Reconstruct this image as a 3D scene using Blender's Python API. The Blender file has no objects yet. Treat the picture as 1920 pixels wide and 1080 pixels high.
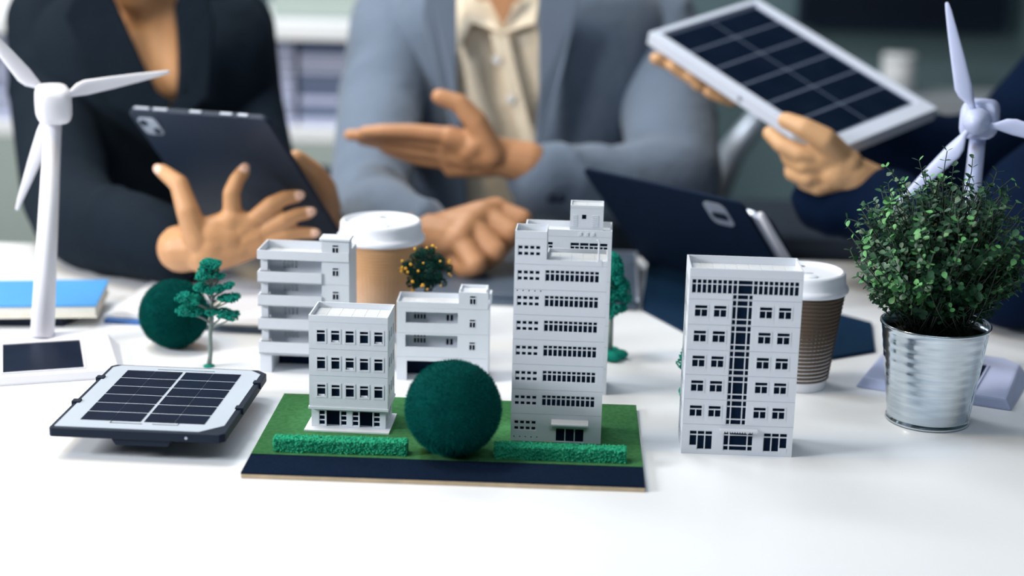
import bpy, bmesh, math, random
from math import cos, sin, pi, radians, sqrt, atan2
from mathutils import Vector, Matrix
random.seed(7)
S = bpy.context.scene
COL = S.collection

# ------------------------------------------------------------------ camera, world, lights, exposure
ZT = 0.75                      # table top
FPX = 3000.0                   # focal length in pixels of the 1920 wide frame
PITCH, ROLL = radians(14.7), radians(1.3)
CAM = Vector((0, 0, ZT + 0.455))
FW = Vector((0, cos(PITCH), -sin(PITCH)))
U0 = Vector((0, sin(PITCH), cos(PITCH)))
RT = cos(ROLL) * Vector((1, 0, 0)) + sin(ROLL) * U0
UP = cos(ROLL) * U0 - sin(ROLL) * Vector((1, 0, 0))

cd = bpy.data.cameras.new('camera')
cam = bpy.data.objects.new('camera', cd)
COL.objects.link(cam)
S.camera = cam
cd.sensor_width = 36
cd.lens = FPX / 1920 * 36
cd.clip_start = 0.05
cam.matrix_world = Matrix(((RT.x, UP.x, -FW.x, CAM.x), (RT.y, UP.y, -FW.y, CAM.y), (RT.z, UP.z, -FW.z, CAM.z), (0, 0, 0, 1)))
cd.dof.use_dof = True
cd.dof.focus_distance = 1.34
cd.dof.aperture_fstop = 2.7

S.view_settings.view_transform = 'Standard'
S.view_settings.look = 'None'
S.view_settings.gamma = 1
S.view_settings.use_curve_mapping = False
S.view_settings.exposure = 0.0

w = bpy.data.worlds.new('world')
S.world = w
w.use_nodes = True
w.node_tree.nodes['Background'].inputs[0].default_value = (0.42, 0.60, 0.90, 1)
w.node_tree.nodes['Background'].inputs[1].default_value = 0.42

def area(name, loc, target, sx, sy, energy, color):
    ld = bpy.data.lights.new(name, 'AREA')
    ld.shape = 'RECTANGLE'
    ld.size, ld.size_y, ld.energy, ld.color = sx, sy, energy, color
    o = bpy.data.objects.new(name, ld)
    COL.objects.link(o)
    o.location = loc
    o.rotation_euler = (Vector(target) - Vector(loc)).to_track_quat('-Z', 'Y').to_euler()
    return o
area('window_light', (-2.0, 0.62, 1.62), (-0.1, 1.35, 0.80), 0.5, 0.5, 51, (0.97, 0.98, 1.0))
area('ceiling_light_panel', (-0.75, 1.45, 2.45), (-0.35, 1.35, 0.75), 0.4, 0.4, 15, (0.95, 0.98, 1.0))
area('front_fill', (0.1, -0.1, 2.4), (0.0, 1.3, 0.75), 1.6, 0.5, 8, (0.80, 0.90, 1.0))  # unseen fill added to lift the faces towards the camera
area('rear_fill', (-0.8, 2.7, 2.45), (-0.5, 3.5, 0.6), 1.6, 0.5, 40, (0.95, 0.98, 1.0))  # added fill brightening the cabinet and the back of the room
area('warm_tint_fill', (-1.2, 1.2, 2.3), (-0.5, 2.2, 1.0), 0.4, 0.4, 12, (1.0, 0.74, 0.36))  # added warm light tinting the woman's neck and chest

# ------------------------------------------------------------------ photograph pixel -> place in the room
def ray(x, y):
    return FW + (x - 960) / FPX * RT - (y - 540) / FPX * UP
def T(x, y, z=ZT):             # on the level plane z
    d = ray(x, y)
    return CAM + d * ((z - CAM.z) / d.z)
def P(x, y, D):                # at the distance D along the view
    return CAM + ray(x, y) * D

def Q(px, py, y):              # on the upright plane y
    d = ray(px, py)
    return CAM + d * (y / d.y)

# ------------------------------------------------------------------ materials
MATS = {}
def mat(name, color, rough=0.5, metal=0.0, noise=None, bump=None, spec=0.5, coat=0.0, sheen=0.0, sss=0.0):
    """noise=(scale, second colour, contrast)  bump=(scale, strength, distance)"""
    m = bpy.data.materials.new(name)
    m.use_nodes = True
    nt = m.node_tree
    b = nt.nodes['Principled BSDF']
    b.inputs['Base Color'].default_value = (*color, 1)
    b.inputs['Roughness'].default_value = rough
    b.inputs['Metallic'].default_value = metal
    b.inputs['Specular IOR Level'].default_value = spec
    b.inputs['Coat Weight'].default_value = coat
    b.inputs['Sheen Weight'].default_value = sheen
    if sss:
        b.inputs['Subsurface Weight'].default_value = sss
        b.inputs['Subsurface Scale'].default_value = 0.01
        b.inputs['Subsurface Radius'].default_value = (1, .4, .2)
    tc = nt.nodes.new('ShaderNodeTexCoord')
    if noise:
        n = nt.nodes.new('ShaderNodeTexNoise')
        n.inputs['Scale'].default_value = noise[0]
        n.inputs['Detail'].default_value = 6
        nt.links.new(tc.outputs['Object'], n.inputs['Vector'])
        r = nt.nodes.new('ShaderNodeValToRGB')
        r.color_ramp.elements[0].position = 0.5 - noise[2]
        r.color_ramp.elements[1].position = 0.5 + noise[2]
        r.color_ramp.elements[0].color = (*noise[1], 1)
        r.color_ramp.elements[1].color = (*color, 1)
        nt.links.new(n.outputs['Fac'], r.inputs['Fac'])
        nt.links.new(r.outputs['Color'], b.inputs['Base Color'])
    if bump:
        n = nt.nodes.new('ShaderNodeTexNoise')
        n.inputs['Scale'].default_value = bump[0]
        n.inputs['Detail'].default_value = 4
        nt.links.new(tc.outputs['Object'], n.inputs['Vector'])
        bp = nt.nodes.new('ShaderNodeBump')
        bp.inputs['Strength'].default_value = bump[1]
        bp.inputs['Distance'].default_value = bump[2]
        nt.links.new(n.outputs['Fac'], bp.inputs['Height'])
        nt.links.new(bp.outputs['Normal'], b.inputs['Normal'])
    MATS[name] = m
    return m

M_TABLE = mat('white laminate', (0.80, 0.83, 0.87), 0.32, noise=(3, (0.77, 0.80, 0.85), .3), spec=.4)
M_MODEL = mat('model plastic', (0.64, 0.68, 0.74), 0.5, noise=(90, (0.61, 0.65, 0.72), .3), bump=(900, .12, .0004))
M_ROOFT = mat('model roof plastic', (0.62, 0.65, 0.68), 0.6, noise=(140, (0.53, 0.56, 0.60), .3))
M_SHADE = mat('painted interior shade', (0.003, 0.010, 0.027), 0.7, noise=(60, (0.005, 0.014, 0.034), .3), spec=.03)  # near-black colour stands for shade inside the hollow models
M_WHITEP = mat('glossy white plastic', (0.80, 0.80, 0.86), 0.35, noise=(8, (0.77, 0.77, 0.84), .3))
M_BLUEP = mat('lilac white plastic', (0.50, 0.56, 0.80), 0.4, noise=(8, (0.47, 0.53, 0.77), .3))
M_CELL = mat('solar cell', (0.004, 0.008, 0.020), 0.4, noise=(40, (0.008, 0.015, 0.036), .3), spec=.05)
M_CELLM = mat('matte solar cell', (0.003, 0.007, 0.018), 0.9, noise=(40, (0.006, 0.012, 0.026), .3), spec=0)
M_SHEET = mat('solar backing sheet', (0.43, 0.49, 0.57), 0.45, noise=(30, (0.40, 0.46, 0.54), .3), spec=.3)
M_LINE = mat('cell gap tape', (0.45, 0.50, 0.58), 0.5, noise=(50, (0.40, 0.45, 0.53), .3))
M_GAPD = mat('dark glass backing', (0.13, 0.17, 0.25), 0.5, noise=(50, (0.11, 0.145, 0.22), .3), spec=.2)
M_BLACKP = mat('black plastic', (0.004, 0.010, 0.024), 0.55, noise=(60, (0.006, 0.013, 0.030), .3), spec=.2)
M_ALU = mat('silver aluminium', (0.62, 0.68, 0.80), 0.35, 0.7, noise=(20, (0.56, 0.62, 0.74), .3))
M_ALUW = mat('pale frame enamel', (0.60, 0.66, 0.78), 0.35, noise=(20, (0.56, 0.62, 0.75), .3))
M_GRASS = mat('green felt', (0.060, 0.190, 0.075), 0.95, noise=(260, (0.040, 0.140, 0.055), .2), bump=(1800, .8, .0006), spec=0)
M_ROAD = mat('navy sandpaper road', (0.004, 0.010, 0.026), 0.95, noise=(1500, (0.010, 0.018, 0.036), .08), bump=(2500, .6, .0004), spec=0)
M_CORK = mat('board edge wood', (0.55, 0.42, 0.27), 0.8, noise=(90, (0.42, 0.33, 0.22), .2))
M_TEAL = mat('teal flock', (0.000, 0.050, 0.045), 0.95, noise=(50, (0.000, 0.035, 0.034), .25), bump=(900, .8, .0008), spec=.05)
M_TEALH = mat('teal flock fibres', (0.000, 0.130, 0.108), 0.9, noise=(70, (0.000, 0.060, 0.055), .25), spec=.05)
M_HEDGE = mat('hedge foam', (0.055, 0.48, 0.27), 0.9, noise=(160, (0.015, 0.30, 0.17), .25), spec=.05)
M_TREEG = mat('model tree foliage', (0.012, 0.27, 0.20), 0.9, noise=(150, (0.004, 0.15, 0.12), .25), spec=.1)
M_TREED = mat('dark orange tree foliage', (0.012, 0.060, 0.045), 0.9, noise=(150, (0.006, 0.035, 0.03), .25), spec=.1)
M_TRUNK = mat('model trunk', (0.20, 0.25, 0.23), 0.8, noise=(200, (0.13, 0.17, 0.16), .2), bump=(600, .6, .0005))
M_FRUIT = mat('orange fruit', (0.85, 0.38, 0.02), 0.5, noise=(300, (0.8, 0.5, 0.05), .3))
M_LID = mat('white cup lid', (0.80, 0.84, 0.92), 0.35, noise=(20, (0.77, 0.81, 0.90), .3))
M_PAPER = mat('white paper', (0.82, 0.84, 0.90), 0.7, noise=(9, (0.79, 0.82, 0.89), .3))
M_PAGES = mat('book pages', (0.80, 0.78, 0.70), 0.8, noise=(60, (0.72, 0.70, 0.62), .3))
M_BLUEC = mat('blue book cover', (0.055, 0.29, 0.66), 0.5, noise=(30, (0.05, 0.27, 0.63), .3))
M_FOLD = mat('blue folder', (0.02, 0.13, 0.40), 0.5, noise=(30, (0.02, 0.11, 0.36), .3))
M_NAVYF = mat('dark folio cover', (0.004, 0.011, 0.028), 0.75, noise=(60, (0.005, 0.013, 0.032), .3), spec=.08)
M_NAVYK = mat('navy folio flap', (0.004, 0.022, 0.055), 0.8, noise=(60, (0.004, 0.019, 0.048), .3), spec=.08)
M_TABB = mat('dark tablet back', (0.014, 0.024, 0.045), 0.5, noise=(12, (0.012, 0.021, 0.04), .3), spec=.3)
M_LAPT = mat('grey laptop shell', (0.085, 0.12, 0.17), 0.4, noise=(12, (0.08, 0.11, 0.16), .3), metal=.3)
M_SKIN = mat('warm skin', (0.56, 0.30, 0.145), 0.5, noise=(35, (0.51, 0.26, 0.12), .3), bump=(250, .15, .0006), sss=.05)
M_SKINM = mat('tan skin', (0.50, 0.255, 0.125), 0.5, noise=(35, (0.42, 0.20, 0.095), .3), bump=(250, .15, .0006), sss=.05)
M_SKINR = mat('light skin', (0.66, 0.39, 0.20), 0.5, noise=(35, (0.60, 0.34, 0.17), .3), bump=(250, .15, .0006), sss=.05)
M_NAIL = mat('finger nail', (0.80, 0.52, 0.40), 0.3, noise=(35, (0.76, 0.48, 0.37), .3))
M_SUIT = mat('grey blue suit wool', (0.130, 0.172, 0.240), 0.9, noise=(14, (0.108, 0.145, 0.205), .3), bump=(26, .5, .008), sheen=.2, spec=.15)
M_LAPEL = mat('suit lapel wool', (0.150, 0.195, 0.270), 0.9, noise=(14, (0.125, 0.165, 0.23), .3), sheen=.2, spec=.15)
M_BLAZ = mat('black blazer', (0.006, 0.011, 0.018), 0.9, noise=(12, (0.008, 0.014, 0.023), .3), bump=(24, .5, .008), spec=.08)
M_NAVY = mat('navy blazer', (0.0018, 0.007, 0.024), 0.95, noise=(12, (0.0025, 0.009, 0.029), .3), bump=(24, .5, .006), spec=.06)
M_SHIRT = mat('cream shirt', (0.80, 0.71, 0.57), 0.8, noise=(9, (0.75, 0.65, 0.50), .3), bump=(16, .6, .01))
M_BUTTON = mat('pearl button', (0.75, 0.76, 0.78), 0.3, noise=(90, (0.7, 0.71, 0.74), .3))
M_HAIR = mat('black hair', (0.012, 0.010, 0.009), 0.5, noise=(90, (0.02, 0.016, 0.014), .3))
M_EYE = mat('eye white', (0.8, 0.8, 0.78), 0.2, noise=(90, (0.78, 0.78, 0.76), .3))
M_IRIS = mat('dark iris', (0.03, 0.015, 0.01), 0.2, noise=(90, (0.04, 0.02, 0.012), .3))
M_LIP = mat('lips', (0.50, 0.19, 0.13), 0.5, noise=(60, (0.45, 0.17, 0.12), .3))
M_TROU = mat('dark trousers', (0.03, 0.035, 0.05), 0.9, noise=(20, (0.025, 0.03, 0.045), .3))
M_SHOE = mat('black shoe leather', (0.015, 0.015, 0.018), 0.4, noise=(40, (0.02, 0.02, 0.022), .3))
M_WALL = mat('blue grey wall paint', (0.105, 0.170, 0.190), 0.85, noise=(2.0, (0.085, 0.145, 0.165), .3))
M_FLOOR = mat('dark carpet', (0.03, 0.05, 0.07), 0.95, noise=(40, (0.02, 0.035, 0.05), .2))
M_CEIL = mat('ceiling white', (0.7, 0.72, 0.74), 0.9, noise=(3, (0.68, 0.7, 0.72), .3))
M_CABW = mat('white cabinet board', (0.78, 0.80, 0.82), 0.5, noise=(5, (0.74, 0.76, 0.79), .3))
M_CABG = mat('pale green cabinet panel', (0.34, 0.40, 0.38), 0.6, noise=(5, (0.30, 0.36, 0.34), .3))
M_FILE = mat('lavender file box', (0.44, 0.48, 0.66), 0.7, noise=(15, (0.40, 0.44, 0.61), .3))
M_FILED = mat('slate file box', (0.14, 0.18, 0.30), 0.7, noise=(15, (0.12, 0.16, 0.27), .3))
M_SHELF = mat('grey shelf board', (0.40, 0.44, 0.48), 0.5, noise=(5, (0.36, 0.40, 0.45), .3))
M_SCREEN = mat('switched off screen', (0.004, 0.007, 0.014), 0.3, noise=(5, (0.005, 0.009, 0.017), .3))
M_CHAIR = mat('dark chair fabric', (0.012, 0.02, 0.035), 0.9, noise=(40, (0.018, 0.028, 0.045), .3))
M_CHROME = mat('pale chair metal', (0.45, 0.50, 0.58), 0.35, 0.4, noise=(30, (0.4, 0.45, 0.53), .3))
M_WOOD = mat('brown wood', (0.22, 0.13, 0.06), 0.6, noise=(30, (0.16, 0.09, 0.04), .3))
M_SOIL = mat('potting soil', (0.012, 0.014, 0.014), 0.95, noise=(200, (0.03, 0.03, 0.028), .2), bump=(300, 1, .002))
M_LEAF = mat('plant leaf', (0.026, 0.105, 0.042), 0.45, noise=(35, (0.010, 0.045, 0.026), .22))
M_LEAFLIT = mat('lit plant leaf', (0.13, 0.38, 0.12), 0.45, noise=(35, (0.07, 0.25, 0.09), .25))  # lit copy of the leaf, highlight put into the colour
M_STEM = mat('plant stem', (0.015, 0.032, 0.022), 0.7, noise=(90, (0.02, 0.04, 0.025), .3))

def zinc():
    m = mat('galvanised zinc', (0.70, 0.76, 0.80), 0.28, 1.0)
    nt = m.node_tree; b = nt.nodes['Principled BSDF']
    tc = nt.nodes.new('ShaderNodeTexCoord')
    mp = nt.nodes.new('ShaderNodeMapping'); mp.inputs['Scale'].default_value = (14, 14, 150)
    nt.links.new(tc.outputs['Object'], mp.inputs[0])
    n = nt.nodes.new('ShaderNodeTexNoise'); n.inputs['Scale'].default_value = 3; n.inputs['Detail'].default_value = 5
    nt.links.new(mp.outputs[0], n.inputs['Vector'])
    r = nt.nodes.new('ShaderNodeValToRGB')
    r.color_ramp.elements[0].position = .3; r.color_ramp.elements[1].position = .7
    r.color_ramp.elements[0].color = (0.50, 0.57, 0.63, 1); r.color_ramp.elements[1].color = (0.62, 0.69, 0.75, 1)
    nt.links.new(n.outputs['Fac'], r.inputs[0]); nt.links.new(r.outputs[0], b.inputs['Base Color'])
    mr = nt.nodes.new('ShaderNodeMapRange'); mr.inputs[3].default_value = .10; mr.inputs[4].default_value = .20
    nt.links.new(n.outputs['Fac'], mr.inputs[0]); nt.links.new(mr.outputs[0], b.inputs['Roughness'])
    bp = nt.nodes.new('ShaderNodeBump'); bp.inputs['Strength'].default_value = .05; bp.inputs['Distance'].default_value = .0004
    nt.links.new(n.outputs['Fac'], bp.inputs['Height']); nt.links.new(bp.outputs[0], b.inputs['Normal'])
    return m
M_ZINC = zinc()
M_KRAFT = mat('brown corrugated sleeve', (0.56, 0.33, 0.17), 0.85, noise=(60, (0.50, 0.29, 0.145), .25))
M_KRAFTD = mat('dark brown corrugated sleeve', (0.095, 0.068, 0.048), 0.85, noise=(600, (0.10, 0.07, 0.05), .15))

# ------------------------------------------------------------------ object helpers
def tag(o, label=None, cat=None, group=None, kind=None):
    if label: o['label'] = label
    if cat: o['category'] = cat
    if group: o['group'] = group
    if kind: o['kind'] = kind
    return o
def empty(name, loc, rz=0, label=None, cat=None, group=None):
    o = bpy.data.objects.new(name, None)
    COL.objects.link(o)
    o.location = loc
    o.rotation_euler = (0, 0, rz)
    o.empty_display_size = .02
    return tag(o, label, cat, group)
def link(name, me, m=None, parent=None, smooth=False):
    if m and not me.materials: me.materials.append(m)
    if smooth:
        for p in me.polygons: p.use_smooth = True
    o = bpy.data.objects.new(name, me)
    COL.objects.link(o)
    if parent: o.parent = parent
    return o

class MB:
    def __init__(s): s.v, s.f = [], []
    def add(s, vs, fs, M=None):
        n = len(s.v)
        s.v += [tuple(M @ Vector(p)) if M else tuple(p) for p in vs]
        s.f += [tuple(n + i for i in q) for q in fs]
        return s
    def box(s, x0, y0, z0, x1, y1, z1, M=None):
        vs = [(x, y, z) for z in (z0, z1) for y in (y0, y1) for x in (x0, x1)]
        return s.add(vs, [(0, 2, 3, 1), (4, 5, 7, 6), (0, 1, 5, 4), (2, 6, 7, 3), (0, 4, 6, 2), (1, 3, 7, 5)], M)
    def prism(s, pts, d, M=None):      # pts: 3-D outline, d: offset vector
        n = len(pts); d = Vector(d)
        vs = [Vector(p) for p in pts] + [Vector(p) + d for p in pts]
        fs = [tuple(range(n))[::-1], tuple(range(n, 2 * n))] + [(i, (i + 1) % n, n + (i + 1) % n, n + i) for i in range(n)]
        return s.add(vs, fs, M)
    def rings(s, rings, close=True, cap=True, M=None):
        n = len(rings[0]); vs = [p for r in rings for p in r]; fs = []
        for k in range(len(rings) - 1):
            for i in range(n if close else n - 1):
                j = (i + 1) % n
                fs.append((k * n + i, k * n + j, (k + 1) * n + j, (k + 1) * n + i))
        if cap:
            fs.append(tuple(range(n))[::-1]); fs.append(tuple(range((len(rings) - 1) * n, len(rings) * n)))
        return s.add(vs, fs, M)
    def lathe(s, prof, n=32, c=(0, 0, 0), cap=True, M=None):
        return s.rings([[(c[0] + r * cos(2 * pi * i / n), c[1] + r * sin(2 * pi * i / n), c[2] + z) for i in range(n)] for r, z in prof], cap=cap, M=M)
    def tube(s, pts, rad, n=8, M=None):
        pts = [Vector(p) for p in pts]; rs = []
        if not isinstance(rad, (list, tuple)): rad = [rad] * len(pts)
        for i, p in enumerate(pts):
            d = (pts[min(i + 1, len(pts) - 1)] - pts[max(i - 1, 0)]).normalized()
            a = d.orthogonal().normalized() if i == 0 else (a - d * a.dot(d)).normalized()
            b = d.cross(a)
            rs.append([p + (a * cos(2 * pi * k / n) + b * sin(2 * pi * k / n)) * rad[i] for k in range(n)])
        return s.rings(rs, M=M)
    def capsule(s, p0, r0, p1, r1, n=14, M=None):
        p0, p1 = Vector(p0), Vector(p1)
        d = p1 - p0; L = d.length
        d = d.normalized() if L > 1e-6 else Vector((0, 0, 1))
        a = d.orthogonal().normalized(); b = d.cross(a); rs = []
        prof = [(-sin(t) * r0, cos(t) * r0) for t in [pi / 2 * k / 4 for k in (3.9, 3, 2, 1, 0)]] + [(L + sin(t) * r1, cos(t) * r1) for t in [pi / 2 * k / 4 for k in (0, 1, 2, 3, 3.9)]]
        for h, r in prof:
            rs.append([p0 + d * h + (a * cos(2 * pi * k / n) + b * sin(2 * pi * k / n)) * r for k in range(n)])
        return s.rings(rs, M=M)
    def ell(s, c, rx, ry, rz, R=None, nu=20, nv=12):
        M = Matrix.Translation(Vector(c)) @ (R.to_4x4() if R else Matrix.Identity(4))
        rs = []
        for k in range(nv + 1):
            t = pi * (k / nv * .98 + .01)
            rs.append([(rx * sin(t) * cos(2 * pi * i / nu), ry * sin(t) * sin(2 * pi * i / nu), -rz * cos(t)) for i in range(nu)])
        return s.rings(rs, M=M)
    def mesh(s, name='mesh', recalc=True, bevel=0, seg=2):
        me = bpy.data.meshes.new(name)
        me.from_pydata(s.v, [], s.f)
        if recalc or bevel:
            bm = bmesh.new(); bm.from_mesh(me)
            if recalc: bmesh.ops.recalc_face_normals(bm, faces=bm.faces)
            if bevel:
                es = [e for e in bm.edges if len(e.link_faces) == 2 and e.calc_face_angle(0) > .6]
                bmesh.ops.bevel(bm, geom=es, offset=bevel, segments=seg, affect='EDGES', profile=.6)
            bm.to_mesh(me); bm.free()
        return me
    def build(s, name, m, parent=None, smooth=False, bevel=0, seg=2, recalc=True):
        return link(name, s.mesh(name, recalc, bevel, seg), m, parent, smooth)

def autosmooth(o, ang=40):
    bm = bmesh.new(); bm.from_mesh(o.data)
    for e in bm.edges:
        if len(e.link_faces) == 2: e.smooth = e.calc_face_angle(0) < radians(ang)
    for f in bm.faces: f.smooth = True
    bm.to_mesh(o.data); bm.free()
    return o

def lattice(mb, u0, w0, u1, w1, holes, d0, d1, F):
    """a plate u0..u1 x w0..w1 with through holes, from depth d0 to d1; F maps (u, depth, w) to the model"""
    holes = [(max(a, u0), max(b, w0), min(c, u1), min(d, w1)) for a, b, c, d in holes]
    us = sorted({u0, u1} | {h[0] for h in holes} | {h[2] for h in holes})
    ws = sorted({w0, w1} | {h[1] for h in holes} | {h[3] for h in holes})
    nu, nw = len(us) - 1, len(ws) - 1
    sol = [[not any(h[0] < (us[i] + us[i + 1]) / 2 < h[2] and h[1] < (ws[j] + ws[j + 1]) / 2 < h[3] for h in holes) for j in range(nw)] for i in range(nu)]
    idx = {}
    def V(i, j, k):
        if (i, j, k) not in idx:
            idx[(i, j, k)] = len(mb.v); mb.v.append(tuple(F(us[i], d1 if k else d0, ws[j])))
        return idx[(i, j, k)]
    for i in range(nu):
        for j in range(nw):
            if not sol[i][j]: continue
            mb.f.append((V(i, j, 0), V(i + 1, j, 0), V(i + 1, j + 1, 0), V(i, j + 1, 0)))
            mb.f.append((V(i, j, 1), V(i, j + 1, 1), V(i + 1, j + 1, 1), V(i + 1, j, 1)))
            if i == 0 or not sol[i - 1][j]: mb.f.append((V(i, j, 0), V(i, j + 1, 0), V(i, j + 1, 1), V(i, j, 1)))
            if i == nu - 1 or not sol[i + 1][j]: mb.f.append((V(i + 1, j, 0), V(i + 1, j, 1), V(i + 1, j + 1, 1), V(i + 1, j + 1, 0)))
            if j == 0 or not sol[i][j - 1]: mb.f.append((V(i, j, 0), V(i, j, 1), V(i + 1, j, 1), V(i + 1, j, 0)))
            if j == nw - 1 or not sol[i][j + 1]: mb.f.append((V(i, j + 1, 0), V(i + 1, j + 1, 0), V(i + 1, j + 1, 1), V(i, j + 1, 1)))
    return mb

def sharpen_sphere(r, n=4):
    me = bpy.data.meshes.new('ball')
    bm = bmesh.new(); bmesh.ops.create_icosphere(bm, subdivisions=n, radius=r)
    bm.to_mesh(me); bm.free()
    return me

def blob(name, mb, voxel, m, parent=None, smooth=6, fac=.6, join=None):
    """closed overlapping pieces fused into one continuous skin"""
    me = mb.mesh(name)
    o = link(name, me, m, parent)
    r = o.modifiers.new('r', 'REMESH'); r.mode = 'VOXEL'; r.voxel_size = voxel
    if smooth:
        s_ = o.modifiers.new('s', 'SMOOTH'); s_.factor = fac; s_.iterations = smooth
    bpy.context.view_layer.update()
    dg = bpy.context.evaluated_depsgraph_get()
    me2 = bpy.data.meshes.new_from_object(o.evaluated_get(dg))
    o.modifiers.clear()
    o.data = me2
    bpy.data.meshes.remove(me)
    if not me2.materials: me2.materials.append(m)
    for p in me2.polygons: p.use_smooth = True
    return o

# ------------------------------------------------------------------ the room
def struct(name, mb, m):
    o = mb.build(name, m); o['kind'] = 'structure'; return o
RX0, RX1, RY0, RY1, RZ = -3.2, 3.2, -1.6, 4.0, 2.6
struct('floor', MB().box(RX0, RY0, -.05, RX1, RY1, 0), M_FLOOR)
struct('ceiling', MB().box(RX0, RY0, RZ, RX1, RY1, RZ + .05), M_CEIL)
struct('wall_back', MB().box(RX0, RY1, 0, RX1, RY1 + .1, RZ), M_WALL)
struct('wall_right', MB().box(RX1, RY0, 0, RX1 + .1, RY1, RZ), M_WALL)
struct('baseboard_back', MB().box(RX0, RY1 - .015, 0, RX1, RY1, .1), M_CABW)
struct('wall_left', MB().box(RX0 - .1, RY0, 0, RX0, RY1, RZ), M_CEIL)
struct('wall_front', MB().box(RX0, RY0 - .1, 0, RX1, RY0, RZ), M_WALL)

# ------------------------------------------------------------------ white table
tb = empty('white_table', (0, 0, 0), 0, 'long white laminate table carrying all the models, cups and tablets', 'table')
MB().box(-1.25, .42, ZT - .028, .72, 1.898, ZT).build('tabletop', M_TABLE, tb, bevel=.002)
for sx in (-1.1, .64):
    for sy in (.55, 1.8):
        MB().box(sx - .03, sy - .03, 0, sx + .03, sy + .03, ZT - .028).build('leg', M_CHROME, tb, bevel=.003)

# ------------------------------------------------------------------ model buildings (millimetres inside)
mm = .001
class Bld:
    def __init__(s, name, loc, yaw, W, D, label):
        s.W, s.D = W, D
        s.root = empty(name, loc, radians(yaw), label, 'model building', 'white architectural model buildings')
    def M(s): return None
    def storey(s, z0, z1, front=(), left=(), right=(), x0=0, x1=None, y0=0, y1=None, gap=.12, top=True, wall=1.2, name='storey', shade_d=2.2, recess=None):
        """four walls with openings between z0 and z1; front: list of window specs"""
        x1 = s.W if x1 is None else x1; y1 = s.D if y1 is None else y1
        mb = MB(); g = gap; k = mm
        FF = lambda u, d, w: ((u) * k, (y0 + d) * k, w * k)
        FL = lambda u, d, w: ((x0 + d) * k, u * k, w * k)
        FR = lambda u, d, w: ((x1 - d) * k, u * k, w * k)
        lattice(mb, x0, z0 + g, x1, z1 - g, [f['r'] for f in front], 0, wall, FF)
        lattice(mb, y0 + wall, z0 + g, y1 - wall, z1 - g, [f['r'] for f in left], 0, wall, FL)
        lattice(mb, y0 + wall, z0 + g, y1 - wall, z1 - g, [f['r'] for f in right], 0, wall, FR)
        mb.box(x0 * k, (y1 - wall) * k, (z0 + g) * k, x1 * k, y1 * k, (z1 - g) * k)
        # inner liner, a little set back, so the joint reads as a groove
        i = .5
        mb.box((x0 + wall) * k, (y0 + wall) * k, (z1 - g - .9) * k, (x1 - wall) * k, (y1 - wall) * k, (z1 - g) * k)
        for a, b, c, d in ((x0 + i, y0 + i, x1 - i, y0 + wall), (x0 + i, y1 - wall, x1 - i, y1 - i), (x0 + i, y0 + wall, x0 + wall, y1 - wall), (x1 - wall, y0 + wall, x1 - i, y1 - wall)):
            mb.box(a * k, b * k, (z1 - g) * k, c * k, d * k, (z1 + g) * k)
        st = mb.build(name, M_MODEL, s.root)
        for F, lst in ((FF, front), (FL, left), (FR, right)):
            for f in lst:
                if f.get('open'): continue
                r = f['r']
                if f.get('holes') is not None:
                    wm = MB()
                    e = f.get('proud', -.5)
                    o_ = f.get('border', 0)
                    lattice(wm, r[0] - o_, r[1] - o_, r[2] + o_, r[3] + o_, f['holes'], -e if e > 0 else .4, 1.1, F)
                    wm.build('window', M_MODEL, st)
                pm = MB(); lattice(pm, r[0] - .3, r[1] - .3, r[2] + .3, r[3] + .3, [], f.get('pd', 1.6), f.get('pd', 1.6) + .3, F)
                pm.build('shade_sheet', M_SHADE, st)  # dark sheet behind the opening, painted as the unlit interior
        return st
    def roof(s, z0, z1, x0=0, x1=None, y0=0, y1=None, t=1.3, floor=.0, tiles=6, name='parapet'):
        x1 = s.W if x1 is None else x1; y1 = s.D if y1 is None else y1; k = mm
        mb = MB()
        mb.box(x0 * k, y0 * k, z0 * k, x1 * k, (y0 + t) * k, z1 * k).box(x0 * k, (y1 - t) * k, z0 * k, x1 * k, y1 * k, z1 * k)
        mb.box(x0 * k, (y0 + t) * k, z0 * k, (x0 + t) * k, (y1 - t) * k, z1 * k).box((x1 - t) * k, (y0 + t) * k, z0 * k, x1 * k, (y1 - t) * k, z1 * k)
        pa = mb.build(name, M_MODEL, s.root)
        # roof slab tiles with recessed joints
        X0, X1, Y0, Y1 = x0 + t, x1 - t, y0 + t, y1 - t
        MB().box(X0 * k, Y0 * k, (z0 + floor) * k, X1 * k, Y1 * k, (z0 + floor + .5) * k).build('roof_slab', M_MODEL, pa)
        n = tiles; ny = 2
        me = None
        for i in range(n):
            for j in range(ny):
                w_ = (X1 - X0) / n; h_ = (Y1 - Y0) / ny
                if me is None: me = MB().box(.12 * k, .12 * k, 0, (w_ - .12) * k, (h_ - .12) * k, .45 * k).mesh('tile')
                o = link('roof_tile', me, M_ROOFT, pa)
                o.location = ((X0 + i * w_) * k, (Y0 + j * h_) * k, (z0 + floor + .35) * k)
        return pa
def win_T(x, z, w=10.4, h=9.8, border=0.7):
    return {'r': (x, z, x + w, z + h), 'holes': [(x + .35, z + h - 3.0, x + w - .35, z + h - .35), (x + .35, z + .35, x + w / 2 - .35, z + h - 3.7), (x + w / 2 + .35, z + .35, x + w - .35, z + h - 3.7)], 'border': border, 'proud': .25}
def win_grid(x0, z0, x1, z1, cols, rows, m=.45):
    """cols, rows: lists of relative sizes"""
    hs = []; a = x0; tc = sum(cols); tr = sum(rows)
    for c in cols:
        b = a + (x1 - x0) * c / tc; q = z0
        for r in rows:
            e = q + (z1 - z0) * r / tr
            hs.append((a + m, q + m, b - m, e - m)); q = e
        a = b
    return {'r': (x0, z0, x1, z1), 'holes': hs}

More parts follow.
